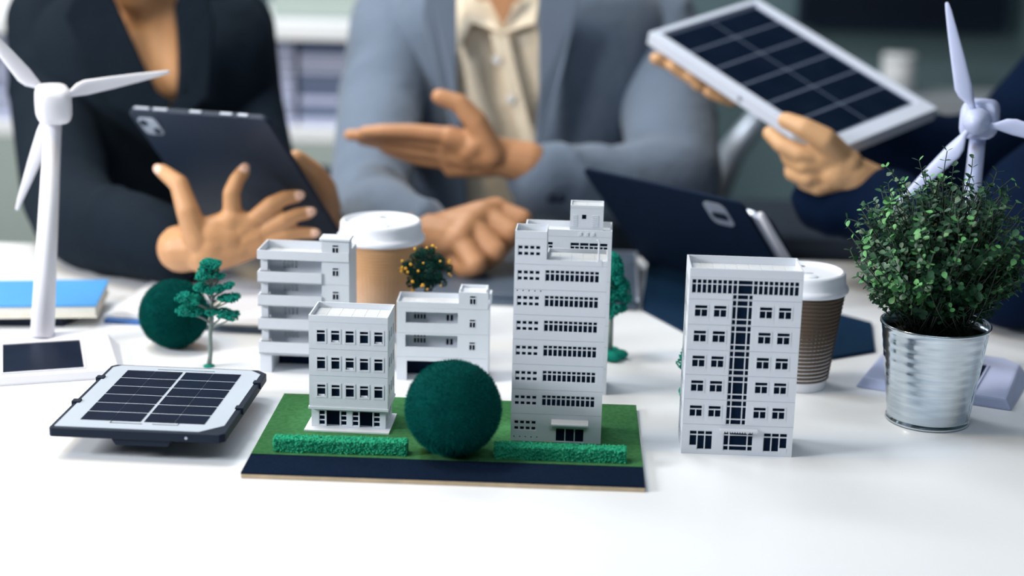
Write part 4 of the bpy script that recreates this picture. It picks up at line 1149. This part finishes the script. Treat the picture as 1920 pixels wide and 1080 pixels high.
# hands, fused finer and joined into the same skin
hb = MB()
Dh = 1.93
I = lambda px, py, d=0: P(px, py, Dh + d)
hand_mb(hb, (I(945, 285, .01), I(925, 306, .02)), [(I(842, 255, -.005), .0115), (I(838, 272, .012), .0115), (I(838, 292, .024), .011), (I(850, 314, .034), .0120)],
        [[(I(842, 254, -.005), .0108), (I(770, 246, -.008), .0094), (I(718, 245, -.010), .0084), (I(683, 247, -.008), .0070)],
         [(I(838, 270, .012), .0108), (I(757, 259, .010), .0096), (I(700, 254, .006), .0086), (I(655, 253, .004), .0070)],
         [(I(838, 290, .024), .0104), (I(765, 279, .024), .0092), (I(715, 268, .020), .0082), (I(678, 262, .016), .0068)],
         [(I(845, 305, .034), .0096), (I(785, 298, .036), .0084), (I(748, 288, .033), .0074), (I(720, 279, .029), .0062)]],
        [(I(925, 290, -.002), .0160), (I(892, 228, -.016), .0142), (I(862, 194, -.022), .0115), (I(824, 181, -.024), .0098)])
hb.capsule(I(905, 262, -.008), .016, I(880, 280, .005), .017)
hb.capsule(I(990, 306, .02), .027, I(900, 285, .01), .021)
hb.capsule(I(880, 292, .016), .018, I(850, 290, .018), .013)
h1 = blob('hand_left', hb, .0022, M_SKINM, None, 5)
hf = MB()
J = lambda px, py, d=0: P(px, py, 1.800 + d)
hand_mb(hf, (J(812, 430, .01), J(818, 455, .0)), [(J(860, 448, -.012), .0145), (J(880, 420, .004), .0150), (J(905, 402, .020), .0150), (J(930, 394, .034), .0140)],
        [[(J(860, 448, -.012), .0135), (J(892, 496, -.028), .0130), (J(872, 505, -.012), .0115), (J(850, 486, -.002), .010)],
         [(J(880, 420, .004), .0140), (J(928, 472, -.012), .0138), (J(905, 490, .002), .0120), (J(880, 470, .010), .010)],
         [(J(905, 402, .020), .0140), (J(958, 436, .006), .0138), (J(940, 462, .018), .0120), (J(915, 445, .022), .010)],
         [(J(930, 394, .034), .0132), (J(978, 412, .026), .0128), (J(965, 436, .034), .0112), (J(940, 430, .036), .0098)]],
        [(J(840, 425, .03), .016), (J(880, 420, .05), .0135), (J(925, 425, .055), .0115), (J(950, 432, .052), .0098)])
hf.capsule(J(785, 438, .01), .026, J(840, 445, .0), .023)
h2 = blob('hand_right', hf, .0022, M_SKINM, None, 5)
def join_into(target, others):
    bm = bmesh.new(); bm.from_mesh(target.data)
    for o in others: bm.from_mesh(o.data)
    bm.to_mesh(target.data); bm.free()
    for p_ in target.data.polygons: p_.use_smooth = True
    for o in others:
        me = o.data; bpy.data.objects.remove(o); bpy.data.meshes.remove(me)
join_into(man, [h1, h2])
head_parts(man, Lm, Rm, 1.0, False, M_SKINM)
# shirt
shirt = MB()
shirt.rings([[(cx + rx * .97 * cos(2 * pi * i / 32), cy + ry * .97 * sin(2 * pi * i / 32), z) for i in range(32)] for z, cx, cy, rx, ry in tors[:-1] + [(1.035, -.015, 2.268, .155, .085)]])
sh_ = blob('shirt', shirt, .006, M_SHIRT, man, 4)
yM = 2.268 - .105
FP = lambda px, py, y: Q(px, py, y)
pk = MB().prism([FP(918, 62, 2.148), FP(952, 62, 2.148), FP(1003, 272, 2.150), FP(985, 290, 2.150)], (0, .006, 0))
pk.build('placket', M_SHIRT, sh_, bevel=.001)
for px, py in ((931, 112), (957, 186)):
    c_ = FP(px, py, 2.1465)
    MB().rings([[(c_.x + r * cos(2 * pi * i / 16), c_.y + y, c_.z + r * sin(2 * pi * i / 16)) for i in range(16)] for y, r in ((.001, .0055), (-.001, .0055), (-.0016, .0045), (-.0010, .0030))]).build('button', M_BUTTON, sh_)
for pts in ([(853, -30), (876, -24), (944, 62), (884, 44), (856, 105)], [(1016, -30), (990, -24), (944, 62), (1002, 46), (1016, 92)]):
    MB().prism([FP(a, b_, 2.150 + (.03 if i < 2 else 0) + (.0 if i != 2 else -.008)) for i, (a, b_) in enumerate(pts)], (0, .006, 0)).build('collar', M_SHIRT, sh_, bevel=.0015)
MB().prism([FP(906, -20, 2.146), FP(974, -20, 2.146), FP(944, 50, 2.140)], (0, .012, 0)).build('throat', M_SKINM, man, bevel=.002)
# jacket
secs = [(.58, .01, 2.31, .175, .135, 0), (.70, .01, 2.30, .168, .132, 0), (.80, .01, 2.285, .172, .130, 0), (.90, .01, 2.270, .188, .128, 0), (.98, .01, 2.262, .210, .122, 0), (1.04, .008, 2.268, .195, .105, 0), (1.075, .0, 2.28, .13, .080, 0)]
def opM(z):
    # opening limits in the photograph: left/right x at this height
    t = (z - .74) / (1.04 - .74); t = max(-.3, min(1.0, t))
    xl = -.075 + (-.078 + .075) * t if t > .55 else -.062 + -.013 * max(t, 0) / .55
    xr = -.022 + (.048 + .022) * max(0, min(1, t / .42))
    rx = .20
    return math.asin(max(-.9, (xl - .01) / rx)), math.asin(min(.9, (xr - .01) / rx))
jk = shell_jacket('jacket', M_SUIT, man, secs, opM, .008)
FJ = lambda px, py, dy=0: FP(px, py, 2.118 + dy)
MB().prism([FJ(1010, -30), FJ(1092, -30), FJ(1082, 20), FJ(1052, 150), (FJ(1012, 282, .006)), FJ(1003, 268, .006), FJ(1010, 170)], (0, .007, 0)).build('lapel', M_LAPEL, jk, bevel=.002)
MB().prism([FJ(856, -30), FJ(800, -30), FJ(790, 30), FJ(822, 150), FJ(868, 330, .006), FJ(872, 300, .006), FJ(856, 165)][::-1], (0, .007, 0)).build('lapel', M_LAPEL, jk, bevel=.002)
def sleeve(m, parent, pts, voxel=.008, cuff=None, folds=0, seed=1):
    mb = MB()
    for (a, ra), (b_, rb_) in zip(pts, pts[1:]): mb.capsule(a, ra, b_, rb_, 20)
    rnd_ = random.Random(seed)
    for i in range(folds):       # soft ridges near the elbow
        k = rnd_.randrange(len(pts) - 1); t = rnd_.random()
        a = Vector(pts[k][0]).lerp(Vector(pts[k + 1][0]), t); r = pts[k][1] * (1 - t) + pts[k + 1][1] * t
        ax = (Vector(pts[k + 1][0]) - Vector(pts[k][0])).normalized(); u = ax.orthogonal().normalized(); v = ax.cross(u)
        a0 = rnd_.random() * 6.28; last = None
        for j in range(5):
            an = a0 + j * .35
            p_ = a + ax * (j * .007) + (u * cos(an) + v * sin(an)) * r * .93
            if last: mb.capsule(last, .0085, p_, .0085, 10)
            last = p_
    return blob('sleeve', mb, voxel, m, parent, 5, .5)
slR = sleeve(M_SUIT, jk, ARM_MR, folds=9, seed=2)
slL = sleeve(M_SUIT, jk, ARM_ML, folds=12, seed=5)
for i in range(2):
    c_ = P(1035 + i * 16, 372, 1.925); MB().ell(c_, .006, .003, .006).build('cuff_button', M_BLACKP, slL, True)
trousers(man, hipM, 0)
seat(hipM, 0, 'dark office chair carrying the person in the grey blue suit')

# ================= woman with the tablet
neckW = P(275, 20, 2.16)
hcW = neckW + Vector((.000, -.05, .112))
body = MB()
torW = [(.55, -.50, 2.24, .150, .11), (.75, -.50, 2.20, .140, .10), (.90, -.50, 2.18, .155, .115), (.98, -.50, 2.175, .160, .100), (1.02, -.50, 2.185, .12, .075)]
body.rings([[(cx + rx * .93 * cos(2 * pi * i / 28), cy + ry * .93 * sin(2 * pi * i / 28), z) for i in range(28)] for z, cx, cy, rx, ry in torW])
body.capsule((neckW.x, 2.19, .97), .056, hcW + Vector((0, .02, -.06)), .050)
body.capsule(P(300, 60, 2.12), .052, P(318, 150, 2.10), .046)
Lw, Rw = head_mb(body, hcW, radians(12), .95, radians(8))
ARM_WR = [(P(150, 0, 2.18), .055), (P(92, 40, 2.17), .058), (P(100, 200, 2.12), .056), (P(125, 370, 1.945), .054), (P(165, 425, 1.83), .051), (P(250, 440, 1.775), .048), (P(328, 462, 1.735), .042)]
ARM_WL = [(P(390, 10, 2.20), .055), (P(440, 50, 2.20), .056), (P(462, 190, 2.18), .050), (P(485, 320, 2.10), .050), (P(545, 400, 1.95), .042), (P(598, 428, 1.90), .034)]
arm_skin(body, (-.55, 2.2, .96), ARM_WR); arm_skin(body, (-.44, 2.2, .96), ARM_WL)
wom = blob('person', body, .008, M_SKIN, None, 4)
tag(wom, 'person in a black blazer holding a dark tablet on a spread hand', 'person')
K = lambda px, py, d=0: P(px, py, 1.675 + d)
hb = MB()
fW = [[(K(436, 408, .004), .0105), (K(434, 362, -.004), .0092), (K(444, 338, .000), .0084), (K(456, 322, .006), .0076)],
      [(K(470, 420, .008), .0105), (K(508, 384, .0), .0092), (K(533, 372, .004), .0083), (K(556, 368, .010), .0074)],
      [(K(484, 440, .010), .0100), (K(532, 413, .004), .0088), (K(556, 403, .008), .0078), (K(578, 399, .014), .0070)],
      [(K(488, 458, .010), .0094), (K(536, 440, .008), .0078), (K(562, 436, .012), .0070), (K(588, 437, .016), .0062)]]
thW = [(K(372, 452, 0), .0150), (K(352, 395, -.010), .0125), (K(336, 345, -.006), .0102), (K(304, 320, .004), .0078)]
hand_mb(hb, (K(385, 468, .012), K(405, 478, .012)), [(K(436, 410, .004), .0125), (K(466, 422, .008), .0125), (K(482, 442, .010), .0120), (K(486, 460, .012), .0110)], fW, thW)
hb.capsule(K(395, 440, .004), .018, K(430, 448, .008), .018)
hb.capsule(K(366, 440, .0), .015, K(425, 420, .006), .014)
hb.capsule(K(385, 478, .010), .021, K(450, 466, .012), .016)
hb.capsule(K(340, 466, .022), .026, K(395, 462, .010), .023)
h1 = blob('hand_right', hb, .0020, M_SKIN, None, 5)
hb = MB()
G = lambda px, py, d=0: P(px - 10, py + 2, 1.80 + d)
hand_mb(hb, (G(622, 402, .05), G(608, 412, .05)), [(G(612, 340, .02), .0115), (G(600, 352, .035), .0115), (G(592, 368, .04), .011), (G(588, 388, .045), .0105)],
        [[(G(612, 340, .02), .0108), (G(588, 322, .015), .0095), (G(570, 330, .02), .0085), (G(556, 340, .022), .0075)],
         [(G(600, 352, .035), .0108), (G(570, 340, .03), .0095), (G(548, 348, .03), .0085), (G(536, 358, .03), .0075)],
         [(G(592, 368, .04), .0104), (G(560, 360, .038), .0092), (G(540, 368, .038), .0082), (G(528, 378, .038), .0072)],
         [(G(588, 388, .045), .0096), (G(560, 384, .042), .0084), (G(545, 390, .04), .0074), (G(534, 398, .04), .0064)]],
        [(G(624, 385, .03), .016), (G(618, 350, -.008), .0138), (G(596, 318, -.040), .0115), (G(566, 294, -.062), .0095)])
hb.capsule(G(616, 372, .03), .018, G(606, 356, .03), .015)
hb.capsule(G(620, 425, .07), .023, G(610, 385, .045), .019)
h2 = blob('hand_left', hb, .0022, M_SKIN, None, 5)
join_into(wom, [h1, h2])
for ch_n in fW: nail(wom, ch_n[-1][0], ch_n[-2][0], TOCAM, ch_n[-1][1])
nail(wom, thW[-1][0], thW[-2][0], TOCAM + RT * -.3, .0075)
head_parts(wom, Lw, Rw, .95, True, M_SKIN)
secsW = [(.50, -.50, 2.24, .170, .125, 0), (.65, -.50, 2.21, .165, .12, 0), (.78, -.50, 2.19, .160, .118, 0), (.88, -.50, 2.172, .168, .128, 0), (.94, -.50, 2.168, .175, .122, 0), (1.0, -.495, 2.178, .165, .105, 0), (1.035, -.49, 2.19, .125, .08, 0)]
def opW(z):
    # V neck read from the photograph
    t = (z - .885) / (1.03 - .885); t = max(0.0, min(1.0, t))
    xl = -.462 - .128 * t ** .72; xr = -.438 + .000 * t - .02 * t
    if z < .885: xl = xr = -.452; 
    return math.asin(max(-.9, (xl + .50) / .17)) - (.0 if z >= .885 else .0), math.asin(min(.9, (xr + .50) / .17)) + (0 if z >= .885 else .001)
jw = shell_jacket('blazer', M_BLAZ, wom, [q for q in secsW], opW, .008)
ti = MB(); ti.rings([[(cx + rx * .975 * cos(2 * pi * i / 32), cy + ry * .975 * sin(2 * pi * i / 32), z) for i in range(32)] for z, cx, cy, rx, ry in ((.55, -.5, 2.24, .155, .115), (.75, -.5, 2.2, .145, .105), (.86, -.5, 2.182, .155, .118))])
blob('top', ti, .008, M_BLAZ, wom, 3)
FB = lambda px, py, y=2.035: Q(px, py, y)
MB().prism([FB(200, -30), FB(150, -30), FB(120, 30), FB(205, 200), FB(300, 240), FB(318, 190), FB(292, 172), FB(262, 110)][::-1], (0, .009, 0)).build('lapel', M_BLAZ, jw, bevel=.002)
MB().prism([FB(330, -30), FB(380, -30), FB(400, 40), FB(390, 180), FB(330, 235), FB(318, 192), FB(355, 180), FB(350, 110), FB(334, 50)], (0, .009, 0)).build('lapel', M_BLAZ, jw, bevel=.002)
sleeve(M_BLAZ, jw, ARM_WR, folds=10, seed=3)
sleeve(M_BLAZ, jw, ARM_WL, folds=6, seed=4)
trousers(wom, Vector((-.50, 2.30, 0)), 0)
seat(Vector((-.50, 2.30, 0)), 0, 'dark office chair carrying the person in the black blazer')

# ------------------------------------------------------------------ the tablet she holds
def plane_fit(TL, TR, BR, D, ratio):
    """depths of TR and BR seen from TL at depth D so that the corner is square and the sides keep the ratio"""
    p = P(*TL, D); best = None
    for i in range(-40, 41):
        for sgn in (0,):
            u = P(*TR, D + i * .005) - p
            a, b_ = BR
            # solve depth for right angle: (r*t - p).u = 0
            d = ray(a, b_)
            t = ((p - CAM).dot(u)) / d.dot(u) if abs(d.dot(u)) > 1e-9 else None
            if not t or not (D - .4 < t < D + .4): continue
            v = CAM + d * t - p
            e = abs(u.length / v.length - ratio)
            if best is None or e < best[0]: best = (e, u, v)
    return p, best[1], best[2]
TLw = (236, 206)
p0, u_, v_ = plane_fit(TLw, (497, 224), (432, 478), 1.705, .74)
if v_.z > 0: v_ = -v_
n_ = u_.cross(v_).normalized()
if n_.dot(CAM - p0) < 0: n_ = -n_
Wt, Ht = u_.length, v_.length
MT = Matrix((u_.normalized(), -v_.normalized(), n_)).transposed().to_4x4()
print('TABLET', Wt, Ht, u_, v_, n_, p0)
tt = empty('held_tablet', p0, 0, 'dark tablet with a camera square, held up by the person in the black blazer', 'tablet')
MB().prism(rrect(0, -Ht, Wt, 0, .010, -.0065), (0, 0, .0065), MT).build('back_shell', M_TABB, tt, bevel=.0012)
MB().prism(rrect(.004, -Ht + .004, Wt - .004, -.004, .007, -.0070), (0, 0, .0005), MT).build('screen', M_SCREEN, tt)
cb_ = MB().prism(rrect(.008, -.036, .034, -.010, .006, 0), (0, 0, .0016), MT).build('camera_square', M_CHROME, tt, bevel=.0005)
for x, y in ((.015, -.017), (.027, -.029)):
    MB().lathe([(.0045, .0016), (.0045, .0026), (.0030, .0028), (.0001, .0022)], 16, (x, y, 0), M=MT).build('lens', M_BLACKP, cb_)
for a, b_ in ((.010, .030), (.036, .055), (.085, .100), (.125, .140), (.148, .160)):
    MB().box(a, .0002, -.0048, b_, .0012, -.0020, MT).build('edge_button', M_ALU, tt)

# ------------------------------------------------------------------ the solar panel held at the right
A0, Bt, Dt = P(1217, 60, 1.93), P(1405, -12, 2.045), P(1558, 285, 1.765)
u_ = Bt - A0; v_ = Dt - A0; v_ = v_.normalized() * v_.length; u_ = (u_ - v_.normalized() * u_.dot(v_.normalized()))
k_ = (Bt - A0).length / u_.length; Lu, Lv = .195, v_.length
un, vn = u_.normalized(), v_.normalized(); nn = un.cross(vn)
if nn.z < 0: nn = -nn
MS = Matrix((vn, un, nn)).transposed().to_4x4()
print('PANEL', Lv, (Bt - A0).length, un, vn, nn)
Lu = (Bt - A0).length
hp = empty('held_solar_panel', A0, 0, 'solar panel in a silver frame held up by two hands at the upper right', 'solar panel')
lt_ = MB(); lattice(lt_, 0, 0, Lv, Lu, [(.009, .012, Lv - .022, Lu - .012)], 0, .016, lambda u, d, w_: (u, w_, -d))
lt2 = MB(); lt2.v = [tuple(MS @ Vector(p_)) for p_ in lt_.v]; lt2.f = lt_.f
lt2.build('frame', M_ALUW, hp, bevel=.001)
MB().box(.004, .004, -.014, Lv - .004, Lu - .004, -.004, MS).build('backing_sheet', M_GAPD, hp)
gx0, gx1, gy0, gy1 = .012, Lv - .026, .015, Lu - .015
for i in range(6):
    for j in range(2):
        xa = gx0 + (gx1 - gx0) * i / 6 + .0022; xb = gx0 + (gx1 - gx0) * (i + 1) / 6 - .0022
        ya = gy0 + (gy1 - gy0) * j / 2 + .0016; yb = gy0 + (gy1 - gy0) * (j + 1) / 2 - .0016
        MB().box(xa, ya, -.0040, xb, yb, -.0030, MS).build('solar_cell', M_CELLM, hp)
MB().rings([[MS @ Vector((Lv * .53 + r * cos(2 * pi * i / 12), y, -.008 + r * sin(2 * pi * i / 12))) for i in range(12)] for y, r in ((.001, .0028), (-.0006, .0028), (-.0006, .0015), (.0004, .0012))]).build('screw', M_BLACKP, hp)

# ================= person at the right, only arms and shoulder in view
body = MB()
cR = Vector((.98, 2.02, 0))
torR = [(.55, cR.x, cR.y, .155, .11), (.75, cR.x, cR.y, .15, .105), (.90, cR.x, cR.y - .01, .165, .11), (1.02, cR.x, cR.y - .02, .17, .10), (1.07, cR.x, cR.y - .01, .12, .075)]
yR = radians(-38)
ringR = lambda f: [[(cx + rx * f * cos(2 * pi * i / 28) * cos(yR) - ry * f * sin(2 * pi * i / 28) * sin(yR), cy + rx * f * cos(2 * pi * i / 28) * sin(yR) + ry * f * sin(2 * pi * i / 28) * cos(yR), z) for i in range(28)] for z, cx, cy, rx, ry in torR]
body.rings(ringR(.92))
hcR = Vector((cR.x - .03, cR.y - .05, 1.26))
body.capsule((cR.x, cR.y, 1.03), .055, hcR + Vector((0, 0, -.06)), .050)
Lr, Rr = head_mb(body, hcR, yR, .96, radians(10))
s1, e1, w1 = Vector((.855, 1.95, 1.0)), P(1895, 540, 1.64), P(1632, 352, 1.785)
s2, e2, w2 = P(2010, 130, 2.05), P(1800, 300, 2.06), P(1462, 185, 1.99)
ARM_RR = [(Vector((.93, 2.0, .99)), .066), (Vector((.90, 1.98, 1.0)), .060), (s1, .062), (P(1935, 380, 1.76), .058), (P(1902, 520, 1.655), .056), (P(1780, 470, 1.70), .054), (P(1655, 385, 1.775), .044)]
ARM_RL = [(Vector((.93, 2.03, .99)), .066), (P(2060, 120, 2.08), .060), (s2, .058), (P(1900, 250, 2.06), .056), (e2, .052), (P(1640, 250, 2.03), .044), (P(1520, 200, 2.01), .036)]
arm_skin(body, (cR.x - .06, cR.y, .99), ARM_RR); arm_skin(body, (cR.x - .03, cR.y, .99), ARM_RL)
per = blob('person', body, .008, M_SKINR, None, 4)
tag(per, 'person in navy at the right edge, holding up the silver framed solar panel', 'person')
V = lambda px, py, d=0: P(px, py, 1.765 + d)
hb = MB()
tR = [(V(1580, 300, .0), .0165), (V(1546, 262, -.020), .0140), (V(1508, 240, -.020), .0115), (V(1474, 226, -.010), .0095)]
fR = [[(V(1546, 292, -.004), .0115), (V(1500, 288, -.004), .0108), (V(1466, 272, .004), .0096), (V(1443, 250, .014), .0082)],
      [(V(1552, 312, .004), .0115), (V(1508, 310, .0), .0108), (V(1482, 298, .014), .0096), (V(1470, 275, .03), .0082)],
      [(V(1560, 330, .010), .0110), (V(1515, 334, .004), .0104), (V(1486, 324, .016), .0094), (V(1484, 300, .034), .0080)],
      [(V(1572, 345, .012), .0100), (V(1535, 352, .008), .0092), (V(1508, 343, .018), .0084), (V(1504, 322, .034), .0072)]]
hand_mb(hb, (V(1612, 328, .012), V(1600, 345, .012)), [(V(1546, 292, -.004), .0135), (V(1552, 310, .004), .0135), (V(1560, 328, .010), .0130), (V(1572, 343, .012), .0120)], fR, tR)
hb.capsule(V(1570, 322, .004), .021, V(1600, 330, .01), .022)
hb.capsule(V(1588, 308, .0), .018, V(1560, 300, -.002), .015); hb.capsule(V(1585, 325, .004), .020, V(1565, 318, .004), .016)
hb.capsule(V(1640, 354, .02), .026, V(1598, 330, .008), .023)
h1 = blob('hand_right', hb, .0020, M_SKINR, None, 5)
hb = MB()
W2 = lambda px, py, d=0: P(px, py, 1.93 + d)
fL = [[(W2(1330, 128, .03), .0110), (W2(1290, 128, .02), .0100), (W2(1258, 119, .01), .0092), (W2(1230, 110, .0), .0080)],
      [(W2(1345, 142, .02), .0110), (W2(1310, 148, .01), .0100), (W2(1285, 138, .0), .0092), (W2(1262, 124, -.004), .0080)],
      [(W2(1362, 156, .01), .0108), (W2(1330, 164, .0), .0098), (W2(1310, 158, -.006), .0088), (W2(1296, 144, -.008), .0078)],
      [(W2(1400, 180, .0), .0098), (W2(1372, 186, -.018), .0092), (W2(1350, 180, -.024), .0084), (W2(1330, 172, -.026), .0076)]]
hand_mb(hb, (W2(1450, 170, .05), W2(1448, 185, .04)), [(W2(1330, 128, .03), .0125), (W2(1345, 142, .02), .0125), (W2(1365, 158, .01), .012), (W2(1400, 178, .0), .011)], fL,
        [(W2(1440, 150, .05), .015), (W2(1400, 120, .07), .0125), (W2(1360, 95, .075), .0105), (W2(1330, 80, .075), .0090)])
hb.capsule(W2(1470, 182, .055), .025, W2(1400, 160, .03), .019)
h2 = blob('hand_left', hb, .0022, M_SKINR, None, 5)
join_into(per, [h1, h2])
head_parts(per, Lr, Rr, .96, True, M_SKINR)
jr = blob('blazer', MB().rings(ringR(1.0)), .010, M_NAVY, per, 3)
sleeve(M_NAVY, jr, ARM_RR, folds=8, seed=8)
cu = MB(); c_a, c_b = P(1668, 392, 1.775), P(1602, 368, 1.79)
dcu = (c_b - c_a).normalized()
cu.capsule(P(1668, 392, 1.775), .047, P(1612, 378, 1.79), .040); cu.capsule(P(1640, 400, 1.79), .036, P(1535, 392, 1.80), .026); cu.capsule(P(1560, 402, 1.79), .026, P(1518, 372, 1.80), .022)
blob('cuff', cu, .006, M_NAVY, jr, 3)
sleeve(M_NAVY, jr, ARM_RL, folds=6, seed=9)
trousers(per, Vector((cR.x + .04, cR.y + .06, 0)), yR)
seat(Vector((cR.x + .04, cR.y + .06, 0)), yR, 'dark office chair carrying the person in navy')
